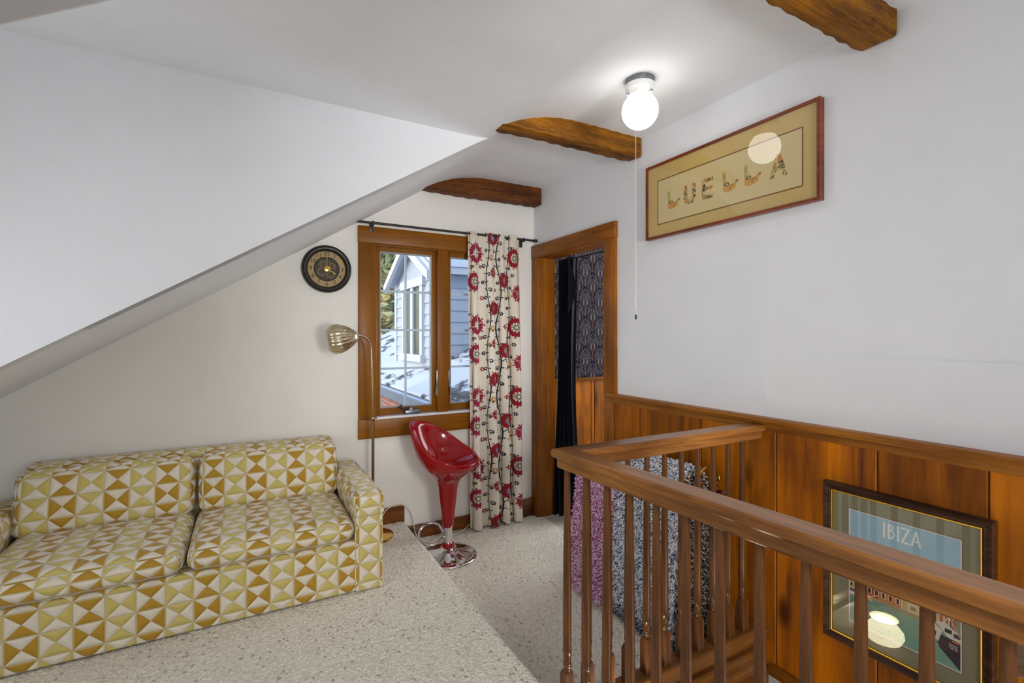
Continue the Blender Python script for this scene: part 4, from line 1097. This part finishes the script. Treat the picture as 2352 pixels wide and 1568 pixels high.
# ------------------------------------------------------------------ balustrade round the stair
bl = empty('balustrade', (0.93, 1.30, PZ), 'brown wooden balustrade with turned balusters around the stairwell', 'balustrade')
ang = math.atan2(0.05, 1.05)
XL = lambda y: 0.918 + 0.047 * (1.30 - y)
ZT = 0.980
def xa(u): return None
def rail(prof, p0, p1, n0, n1):
    """profile (offset across, z) swept from p0 to p1; n0,n1 give the across direction (scaled for the mitre)"""
    bm = bmesh.new(); A = [bm.verts.new((p0[0] + n0[0] * o_, p0[1] + n0[1] * o_, z_)) for o_, z_ in prof]; B = [bm.verts.new((p1[0] + n1[0] * o_, p1[1] + n1[1] * o_, z_)) for o_, z_ in prof]
    n = len(prof)
    for i in range(n): bm.faces.new((A[i], A[(i + 1) % n], B[(i + 1) % n], B[i]))
    bm.faces.new(A); bm.faces.new(B[::-1]); q = MB(); q.add(bm); return q
def rr(w_, z0, z1, b_=0.004):
    return [(-w_ + b_, z0), (w_ - b_, z0), (w_, z0 + b_), (w_, z1 - b_), (w_ - b_, z1), (-w_ + b_, z1), (-w_, z1 - b_), (-w_, z0 + b_)]
c0 = (XL(1.30), 1.30); mit = (-1.0, 1.0)      # outer corner direction
yn = -0.35
for nm, pr in (('handrail', rr(0.0365, 0.952, ZT, 0.005)), ('under_rail', rr(0.022, 0.918, 0.953)), ('shoe_rail', rr(0.034, 0.098, 0.134))):
    part(rail(pr, (XL(yn), yn), c0, (-1, 0), mit), nm, M['rail_y'], bl)
    part(rail(pr, c0, (XW - 0.001, 1.30), mit, (0, 1)), nm, M['rail_x'], bl)
part(MB().box(XW - 0.03, 1.245, 0.098, XW, 1.355, 0.138, .004), 'end_block', M['rail_x'], bl)
part(MB().box(XP + 0.01, 1.28, -0.01, XW, 1.322, 0.10, .002), 'curb', M['rail_x'], bl)
def baluster_mesh(z0=0.132, z1=0.921):
    q = MB(); zb = 0.262
    # square foot with chamfered shoulders
    bm = bmesh.new(); a = 0.0165
    rows = [(a, z0), (a, zb - 0.012), (a * 0.72, zb)]
    R_ = []
    for s_, z_ in rows: R_.append([bm.verts.new((sx * s_, sy * s_, z_)) for sx, sy in ((-1, -1), (1, -1), (1, 1), (-1, 1))])
    for A, B in zip(R_[:-1], R_[1:]):
        for i in range(4): bm.faces.new((A[i], A[(i + 1) % 4], B[(i + 1) % 4], B[i]))
    bm.faces.new(R_[0][::-1]); bm.faces.new(R_[-1]); q.add(bm)
    pr = [(0.0105, zb - 0.002), (0.0125, zb + 0.004), (0.0115, zb + 0.010), (0.0125, zb + 0.014), (0.0140, zb + 0.017), (0.0125, zb + 0.020), (0.0140, zb + 0.024), (0.0125, zb + 0.028), (0.0130, zb + 0.045), (0.0135, zb + 0.058), (0.0150, zb + 0.061), (0.0130, zb + 0.064), (0.0150, zb + 0.068), (0.0138, zb + 0.072),
          (0.0142, zb + 0.12), (0.0140, zb + 0.22), (0.0128, zb + 0.36), (0.0112, zb + 0.50), (0.0098, zb + 0.60), (0.0092, z1)]
    q.lathe(pr, (0, 0, 0), 20)
    return q
bp = None
def put_baluster(x, y, rz):
    global bp
    if bp is None:
        o = baluster_mesh().build('baluster', M['rail_z'], None, 30); bp = o
    else:
        o = bp.copy(); COL.objects.link(o)
    o.parent = bl; o.matrix_parent_inverse = Matrix.Translation(bl.location).inverted()
    o.location = (x, y, 0); o.rotation_euler = (0, 0, rz)
for i in range(17):
    y = 1.296 - 0.0935 * i; put_baluster(XL(y), y, ang)
for i in range(10): put_baluster(1.005 + 0.089 * i, 1.30, 0)
# newel post inside the lower right corner
nw = empty('newel_post', (1.15, 0.245, -0.55), 'pale brown newel post with a rounded cap at the lower right', 'post')
part(MB().box(1.105, 0.200, -0.55, 1.195, 0.290, 0.80, .006), 'post', M['rail_z'], nw)
part(MB().lathe([(0.060, 0.795), (0.075, 0.80), (0.078, 0.815), (0.070, 0.828), (0.045, 0.846), (0.015, 0.856), (0.001, 0.858)], (1.15, 0.245, 0), 8), 'cap', wood('newel_cap_worn', lin(120, 92, 66), lin(176, 142, 104), 'y', 1.0, 0.4, 0.3), nw, 50)

# small pierced lantern on the top step: seen only as a reflection in the print's glass
ln = empty('pierced_lantern', (1.10, 1.17, -0.11), 'white pierced lantern glowing, mirrored in the glass of the harbour print', 'lamp')
m, nt, nd, lk, P = mat('glowing_pierced_ceramic')
tc = N(nt, 'ShaderNodeTexCoord'); vo = N(nt, 'ShaderNodeTexVoronoi'); vo.inputs['Scale'].default_value = 170; lk.new(tc.outputs['Object'], vo.inputs['Vector'])
dots = ramp_(nt, vo.outputs['Distance'], [(0.20, lin(206, 182, 120)), (0.36, lin(250, 238, 200))])
lk.new(dots, P.inputs['Base Color']); lk.new(dots, P.inputs['Emission Color']); P.inputs['Emission Strength'].default_value = 6.0
lp = [(0.040, 0.0), (0.066, 0.010), (0.079, 0.036), (0.076, 0.056), (0.058, 0.08), (0.046, 0.092), (0.051, 0.106), (0.057, 0.112)]
LC = (1.10, 1.17, -0.108)
part(MB().lathe(lp + [(r_ - 0.004, z_ - 0.0005) for r_, z_ in lp[::-1]], LC, 48, caps=False), 'shell', m, ln, 180)
m2 = plain('lantern_bulb', (1.0, 0.95, 0.8, 1), 0.5, emis=85)
part(MB().lathe([(0.012, 0.012), (0.030, 0.045), (0.034, 0.075), (0.030, 0.096), (0.004, 0.102)], LC, 24), 'bulb', m2, ln, 180)

# ------------------------------------------------------------------ shag rugs over a brass rack
rk = empty('brass_rack', (1.71, 1.75, 0), 'brass rack with a hooped end holding the shag rugs', 'rack')
for y, dz in ((1.425, 0.0), (2.10, -0.10)):
    hp = [(1.680, y + 0.07, 0.0), (1.680, y + 0.06, 0.45), (1.675, y + 0.045, 0.66 + dz)] + [(1.748 - 0.072 * math.cos(t), y - 0.004, 0.712 + dz + 0.072 * math.sin(t)) for t in np.linspace(0.1, PI - 0.1, 17)] + [(1.816, y + 0.045, 0.66 + dz), (1.80, y + 0.06, 0.45), (1.79, y + 0.07, 0.0)]
    part(MB().tube(hp, 0.0068, 12), 'hoop', M['brass'], rk, 180)
part(MB().tube([(1.716, 1.425, 0.715), (1.716, 2.10, 0.615)], 0.0055, 12), 'bar', M['brass'], rk)

def shag(name, quads, cols, n, label, L=0.0135, wd=0.0021, border=None, body=None):
    """quads: list of (p00,p10,p11,p01,normal); yarn tufts scattered on them by area"""
    areas = np.array([np.linalg.norm(np.cross(np.array(q[1]) - q[0], np.array(q[3]) - q[0])) for q in quads]); cnt = (areas / areas.sum() * n).astype(int)
    Vs, Qs, Cs = [], [], []; k0 = 0
    for q, c in zip(quads, cnt):
        p00, p10, p11, p01 = [np.array(v, float) for v in q[:4]]; nn = np.array(q[4], float); nn /= np.linalg.norm(nn); w_ = q[5] if len(q) > 5 else None
        u = RNG.random(c)[:, None]; v = RNG.random(c)[:, None]
        P = (1 - u) * (1 - v) * p00 + u * (1 - v) * p10 + u * v * p11 + (1 - u) * v * p01
        P += 0.003 * nn
        d1 = nn * 0.8 + RNG.normal(0, 0.55, (c, 3)) + np.array([0, 0, -0.35]); d1 /= np.linalg.norm(d1, axis=1)[:, None]
        d2 = d1 * 0.6 + RNG.normal(0, 0.5, (c, 3)) + nn * 0.15 + np.array([0, 0, -0.25]); d2 /= np.linalg.norm(d2, axis=1)[:, None]
        s1 = np.cross(d1, RNG.normal(0, 1, (c, 3))); s1 /= np.linalg.norm(s1, axis=1)[:, None]; s2 = np.cross(d1, s1)
        ll = L * (0.7 + 0.6 * RNG.random((c, 1)))
        M0 = P; M1 = P + d1 * ll * .5; M2 = M1 + d2 * ll * .5
        ringv = []
        for Mx, rr_ in ((M0, 1.0), (M1, 1.1), (M2, 0.7)):
            for k in range(4):
                a = k * PI / 2; ringv.append(Mx + (s1 * math.cos(a) + s2 * math.sin(a)) * wd * rr_)
        V = np.stack(ringv, 1)      # c,12,3
        Vs.append(V.reshape(-1, 3))
        fq = []
        for r0 in (0, 4):
            for k in range(4): fq.append([r0 + k, r0 + (k + 1) % 4, r0 + 4 + (k + 1) % 4, r0 + 4 + k])
        fq.append([8, 9, 10, 11])
        idx = (k0 + 12 * np.arange(c))[:, None, None] + np.array(fq)[None]
        Qs.append(idx.reshape(-1, 4)); k0 += 12 * c
        pal = np.array([linnp(x) for x in (w_ or cols)]); ch = RNG.integers(0, len(pal), c)
        Cs.append(np.repeat(pal[ch] * (0.85 + 0.3 * RNG.random((c, 1))), 12, 0))
    # backing cloth
    for bq in (body or []):
        pts = np.array(bq, float); Vs.append(pts); Qs.append(np.array([[k0, k0 + 1, k0 + 2, k0 + 3]])); Cs.append(np.tile(np.array(linnp((cols[0]))) * 0.6, (4, 1))); k0 += 4
    o = np_mesh(name, np.concatenate(Vs), np.concatenate(Qs), np.concatenate(Cs), M['rug'], None, 180)
    return tag(o, label, 'rug')
def drape_quads(prof, y0, y1, ends=True, endcols=None, fill_to=None):
    """prof: (x,z) outer line of the draped rug from front hem over the top to the back hem"""
    qs, body = [], []
    for (xa_, za), (xb, zb) in zip(prof[:-1], prof[1:]):
        nrm = (-(zb - za), 0, (xb - xa_))
        q = ((xa_, y0, za), (xa_, y1, za), (xb, y1, zb), (xb, y0, zb)); qs.append(q + (nrm,)); body.append(q)
    if ends:
        m_ = len(prof) // 2
        for i in range(m_):
            a, b_ = prof[i], prof[i + 1]; c, d_ = prof[-1 - i], prof[-2 - i]
            q = ((a[0], y0, a[1]), (c[0], y0, c[1]), (d_[0], y0, d_[1]), (b_[0], y0, b_[1]))
            qs.append(q + ((0, -1, 0),) + ((endcols,) if endcols else ())); body.append(q)
    return qs, body
GREY = [(236, 238, 246), (224, 228, 242), (244, 242, 242), (244, 244, 248), (76, 78, 98), (150, 154, 178), (230, 226, 222)]
DGREY = [(176, 164, 148), (44, 40, 40), (70, 64, 60), (214, 204, 188), (36, 32, 34)]
prof_g = [(1.566, 0.035), (1.586, 0.30), (1.604, 0.55), (1.635, 0.735), (1.675, 0.775), (1.735, 0.770), (1.775, 0.72), (1.795, 0.50), (1.805, 0.25), (1.812, 0.05)]
qs, body = drape_quads(prof_g, 1.455, 1.85, True, DGREY)
# dark border along the hem
qs.append(((1.562, 1.455, 0.02), (1.562, 1.85, 0.02), (1.566, 1.85, 0.07), (1.566, 1.455, 0.07), (-1, 0, 0.05), [(70, 74, 92), (50, 52, 70), (150, 152, 166)]))
shag('shag_rug', qs, GREY, 30000, 'light grey shag rug draped over the brass rack, dark at its near end', body=body)
PINK = [(238, 206, 230), (222, 170, 204), (244, 220, 238), (160, 50, 92), (232, 194, 220), (190, 104, 148)]
prof_p = [(1.520, 0.03), (1.548, 0.32), (1.580, 0.58), (1.622, 0.66), (1.675, 0.70), (1.735, 0.695), (1.775, 0.64), (1.795, 0.4), (1.805, 0.1)]
qs, body = drape_quads(prof_p, 1.862, 2.14, True)
shag('shag_rug', qs, PINK, 20000, 'pink shag rug draped over the brass rack beyond the grey one', body=body)
WINE = [(120, 44, 58), (90, 24, 40), (170, 120, 120), (70, 20, 34), (150, 84, 92)]
prof_w = [(1.828, 0.03), (1.834, 0.35), (1.842, 0.60), (1.858, 0.66), (1.872, 0.60), (1.882, 0.3), (1.886, 0.03)]
qs, body = drape_quads(prof_w, 1.44, 2.05, True)
shag('shag_rug', qs, WINE, 14000, 'dark red shag rug folded upright between the grey rug and the wall', body=body)

# ------------------------------------------------------------------ outside, seen through the window
EX, EZ = 1.50, 0.775
RF = lambda x: EZ + 0.5 * (x - EX)
m, nt, nd, lk, P = mat('snowy_shingles')
tc = N(nt, 'ShaderNodeTexCoord'); mp = N(nt, 'ShaderNodeMapping'); mp.inputs['Scale'].default_value = (2.6, 1.4, 2.6); lk.new(tc.outputs['Object'], mp.inputs['Vector'])
n1 = N(nt, 'ShaderNodeTexNoise'); n1.inputs['Scale'].default_value = 0.75; n1.inputs['Detail'].default_value = 8; n1.inputs['Roughness'].default_value = 0.68; lk.new(mp.outputs[0], n1.inputs['Vector'])
br = N(nt, 'ShaderNodeTexBrick'); br.inputs['Scale'].default_value = 4.0; br.inputs['Color1'].default_value = lin(92, 88, 88); br.inputs['Color2'].default_value = lin(70, 68, 70); br.inputs['Mortar'].default_value = lin(48, 46, 48)
mb_ = N(nt, 'ShaderNodeMapping'); mb_.inputs['Rotation'].default_value = (0, 0, R(90)); lk.new(tc.outputs['Object'], mb_.inputs['Vector']); lk.new(mb_.outputs[0], br.inputs['Vector'])
sn = ramp_(nt, n1.outputs['Fac'], [(0.53, (0, 0, 0, 1)), (0.57, (1, 1, 1, 1))])
lk.new(mix_(nt, sn, lin(196, 202, 214), br.outputs['Color']), P.inputs['Base Color']); P.inputs['Roughness'].default_value = 0.8
M['roof'] = m
M['snow'] = plain('snow', lin(204, 209, 219), 0.7, nscale=2)
def siding_mat():
    m, nt, nd, lk, P = mat('pale_siding'); tc = N(nt, 'ShaderNodeTexCoord'); nz = N(nt, 'ShaderNodeTexNoise'); nz.inputs['Scale'].default_value = 4; lk.new(tc.outputs['Object'], nz.inputs['Vector'])
    lk.new(mix_(nt, nz.outputs['Fac'], lin(158, 166, 178), lin(170, 177, 188)), P.inputs['Base Color']); P.inputs['Roughness'].default_value = 0.6; return m
M['siding'] = siding_mat()
M['trimw'] = plain('white_house_trim', lin(184, 188, 194), 0.5, nscale=3)
m, nt, nd, lk, P = mat('brick'); tc = N(nt, 'ShaderNodeTexCoord'); mp = N(nt, 'ShaderNodeMapping'); mp.inputs['Rotation'].default_value = (R(90), 0, R(90)); lk.new(tc.outputs['Object'], mp.inputs['Vector'])
sx = N(nt, 'ShaderNodeSeparateXYZ'); lk.new(tc.outputs['Object'], sx.inputs[0]); cb = N(nt, 'ShaderNodeCombineXYZ'); lk.new(sx.outputs[1], cb.inputs[0]); lk.new(sx.outputs[2], cb.inputs[1])
br = N(nt, 'ShaderNodeTexBrick'); br.inputs['Scale'].default_value = 4.6; br.inputs['Color1'].default_value = lin(150, 96, 76); br.inputs['Color2'].default_value = lin(126, 80, 66); br.inputs['Mortar'].default_value = lin(176, 158, 146); br.inputs['Mortar Size'].default_value = 0.012
lk.new(cb.outputs[0], br.inputs['Vector']); lk.new(br.outputs['Color'], P.inputs['Base Color']); P.inputs['Roughness'].default_value = 0.9
M['brick'] = m
hs = empty('house_wing', (2.6, 6.0, -3.0), 'neighbouring brick wing with snowy roof and gabled dormer outside the window', 'house')
part(MB().box(EX + 0.03, 3.35, -3.0, EX + 0.4, 11.0, 0.735), 'brick_wall', M['brick'], hs)
bmr = MB(); bmr.prism([(EX, EZ), (5.4, RF(5.4)), (5.4, RF(5.4) - 0.1), (EX, EZ - 0.08)], 'y', 3.34, 11.0); part(bmr, 'roof', M['roof'], hs)
part(MB().prism([(EX - 0.10, EZ - 0.02), (EX - 0.11, EZ - 0.03), (EX - 0.10, EZ - 0.12), (EX - 0.05, EZ - 0.14), (EX + 0.01, EZ - 0.12), (EX + 0.01, EZ - 0.02), (EX - 0.01, EZ - 0.02), (EX - 0.015, EZ - 0.10), (EX - 0.085, EZ - 0.10)], 'y', 3.34, 11.0), 'gutter', plain('dark_gutter', lin(96, 98, 104), 0.4), hs)
part(MB().prism([(EX - 0.09, EZ - 0.09), (EX - 0.012, EZ - 0.09), (EX - 0.012, EZ - 0.035), (EX - 0.08, EZ - 0.045)], 'y', 3.36, 10.98), 'gutter_snow', M['snow'], hs)
# gabled dormer on that roof
DX, YA, YBk = 1.94, 5.38, 7.02; YM = (YA + YBk) / 2; ZE, ZPk = 2.09, 2.50
def lap(mb, face, a0, a1, z0, z1, at_, clip=None, h=0.135):
    z = z0
    while z < z1 - 0.01:
        zt = min(z + h, z1); q0, q1 = a0, a1
        if clip: q0, q1 = clip(z, zt, a0, a1)
        if q1 > q0 + 0.02:
            if face == 'y-': mb.prism([(at_ - 0.022, z), (at_, z), (at_, zt + 0.01), (at_ - 0.004, zt + 0.01)], 'x', q0, q1)
            else: mb.prism([(at_ - 0.022, z), (at_, z), (at_, zt + 0.01), (at_ - 0.004, zt + 0.01)], 'y', q0, q1)
        z += h
    return mb
q = MB()
lap(q, 'y-', DX + 0.02, 4.8, RF(DX) - 0.15, ZE, YA)
q.box(DX, YA, 0.7, 4.8, YA + 0.08, ZE)
part(q, 'dormer_side_siding', M['siding'], hs)
q = MB(); q.box(DX, YA, 0.7, DX + 0.06, YBk, ZE)
q.prism([(YA, ZE), (YBk, ZE), (YM, ZPk)], 'x', DX, DX + 0.06)
lap(q, 'x-', YA + 0.02, 5.74, RF(DX) - 0.05, ZE, DX); lap(q, 'x-', 6.62, YBk - 0.02, RF(DX) - 0.05, ZE, DX)
lap(q, 'x-', 5.74, 6.62, RF(DX) - 0.05, 1.08, DX)
part(q, 'dormer_front_siding', M['siding'], hs)
part(MB().box(DX - 0.03, YA - 0.03, RF(DX) - 0.1, DX + 0.05, YA + 0.06, ZE), 'corner_board', M['trimw'], hs)
part(MB().box(DX - 0.03, YBk - 0.06, RF(DX) - 0.1, DX + 0.05, YBk + 0.03, ZE), 'corner_board', M['trimw'], hs)
dw = part(MB().box(DX - 0.05, 5.74, 1.06, DX + 0.01, 5.83, 1.98).box(DX - 0.05, 6.53, 1.06, DX + 0.01, 6.62, 1.98).box(DX - 0.06, 5.70, 1.98, DX + 0.01, 6.66, 2.09).box(DX - 0.08, 5.70, 1.03, DX + 0.01, 6.66, 1.12).box(DX - 0.045, 6.13, 1.1, DX + 0.01, 6.23, 1.98), 'dormer_window', M['trimw'], hs)
dkglass = plain('dark_pane', lin(70, 76, 66), 0.35, 0, 0.0, 0.2, nscale=5, noise=0.4)
for a, c in ((5.83, 6.13), (6.23, 6.53)):
    part(MB().box(DX - 0.02, a, 1.12, DX - 0.012, c, 1.98), 'pane', dkglass, dw)
part(MB().prism([(YA - 0.16, ZE - 0.10), (YM, ZPk - 0.02), (YBk + 0.16, ZE - 0.10), (YBk + 0.16, ZE), (YM, ZPk + 0.09), (YA - 0.16, ZE)], 'x', DX - 0.16, DX - 0.11), 'rake_board', M['trimw'], hs)
part(MB().prism([(YA - 0.16, ZE - 0.02), (YM, ZPk + 0.06), (YBk + 0.16, ZE - 0.02), (YBk + 0.16, ZE + 0.06), (YM, ZPk + 0.14), (YA - 0.16, ZE + 0.06)], 'x', DX - 0.12, 5.0), 'dormer_roof', M['trimw'], hs)
part(MB().prism([(YA - 0.18, ZE + 0.062), (YM, ZPk + 0.142), (YBk + 0.18, ZE + 0.062), (YBk + 0.18, ZE + 0.14), (YM, ZPk + 0.22), (YA - 0.18, ZE + 0.14)], 'x', DX - 0.10, 5.0), 'roof_snow', M['snow'], hs)
# ground
b = MB(); b.box(-40, 3.4, -3.2, 60, 90, -3.0); struct(b, 'ground', M['snow'])

def foliage(n, centre_fn, size, cols, flat=0.4):
    V = np.zeros((n, 4, 3)); C = np.zeros((n, 4, 3))
    for i in range(n):
        p, d = centre_fn(i); s_ = size * (0.6 + 0.8 * random.random())
        a = np.array(d) + RNG.normal(0, .4, 3); a /= np.linalg.norm(a); b_ = np.cross(a, RNG.normal(0, 1, 3)); b_ /= np.linalg.norm(b_)
        V[i] = [p - b_ * s_ * .3, p + a * s_, p + b_ * s_ * .3, p - a * s_ * .2]; C[i] = linnp(random.choice(cols)) * (0.7 + 0.6 * random.random())
    return V.reshape(-1, 3), np.arange(n * 4).reshape(n, 4), C.reshape(-1, 3)
M['leaf'] = attr_mat('needles', 0.8, spec=0.1)
def conifer(x, y, z0, h, rad, n, label, cols):
    t = empty('evergreen_tree', (x, y, z0), label, 'tree')
    part(MB().tube([(x, y, z0), (x + 0.05, y, z0 + h * .5), (x, y, z0 + h)], lambda f: 0.22 * (1 - f) + 0.02, 10), 'trunk', plain('bark', lin(92, 74, 58), 0.9), t)
    def cf(i):
        f = random.random() ** 1.3; lv = math.floor(f * 26) / 26; a = random.random() * 2 * PI; a = round(a / (2 * PI) * 9 + lv * 3.7) / 9 * 2 * PI + random.gauss(0, .16)
        rr_ = rad * (1 - lv) * random.random() ** .6
        p = np.array([x + rr_ * math.cos(a), y + rr_ * math.sin(a), z0 + h * (0.08 + 0.92 * lv) - rr_ * 0.28 + random.gauss(0, .07)])
        return p, (math.cos(a), math.sin(a), -0.25)
    V, Q, C = foliage(n, cf, 0.34, cols); np_mesh('foliage', V, Q, C, M['leaf'], t, None)
conifer(3.75, 13.6, -3.0, 9.5, 2.1, 5200, 'tall evergreen tree beyond the neighbouring roof', [(168, 172, 132), (208, 194, 142), (128, 138, 104), (232, 214, 160)])
def bush(x, y, z0, rx, ry, rz_, n, label, cols, k):
    def cf(i):
        d_ = RNG.normal(0, 1, 3); d_ /= np.linalg.norm(d_); rr_ = random.random() ** .35
        lump = 1 + 0.18 * math.sin(d_[0] * 7 + k) * math.sin(d_[2] * 6 + k)
        return np.array([x + d_[0] * rx * rr_ * lump, y + d_[1] * ry * rr_ * lump, z0 + rz_ + d_[2] * rz_ * rr_ * lump]), d_
    V, Q, C = foliage(n, cf, 0.30, cols); o = np_mesh('golden_shrub', V, Q, C, M['leaf'], None, None)
    tag(o, label, 'tree')
bush(3.0, 17.5, -3.0, 1.9, 1.6, 2.9, 5200, 'golden brown tree low behind the roof, left of the dormer', [(222, 188, 116), (190, 156, 92), (240, 214, 150), (140, 116, 74)], 1)
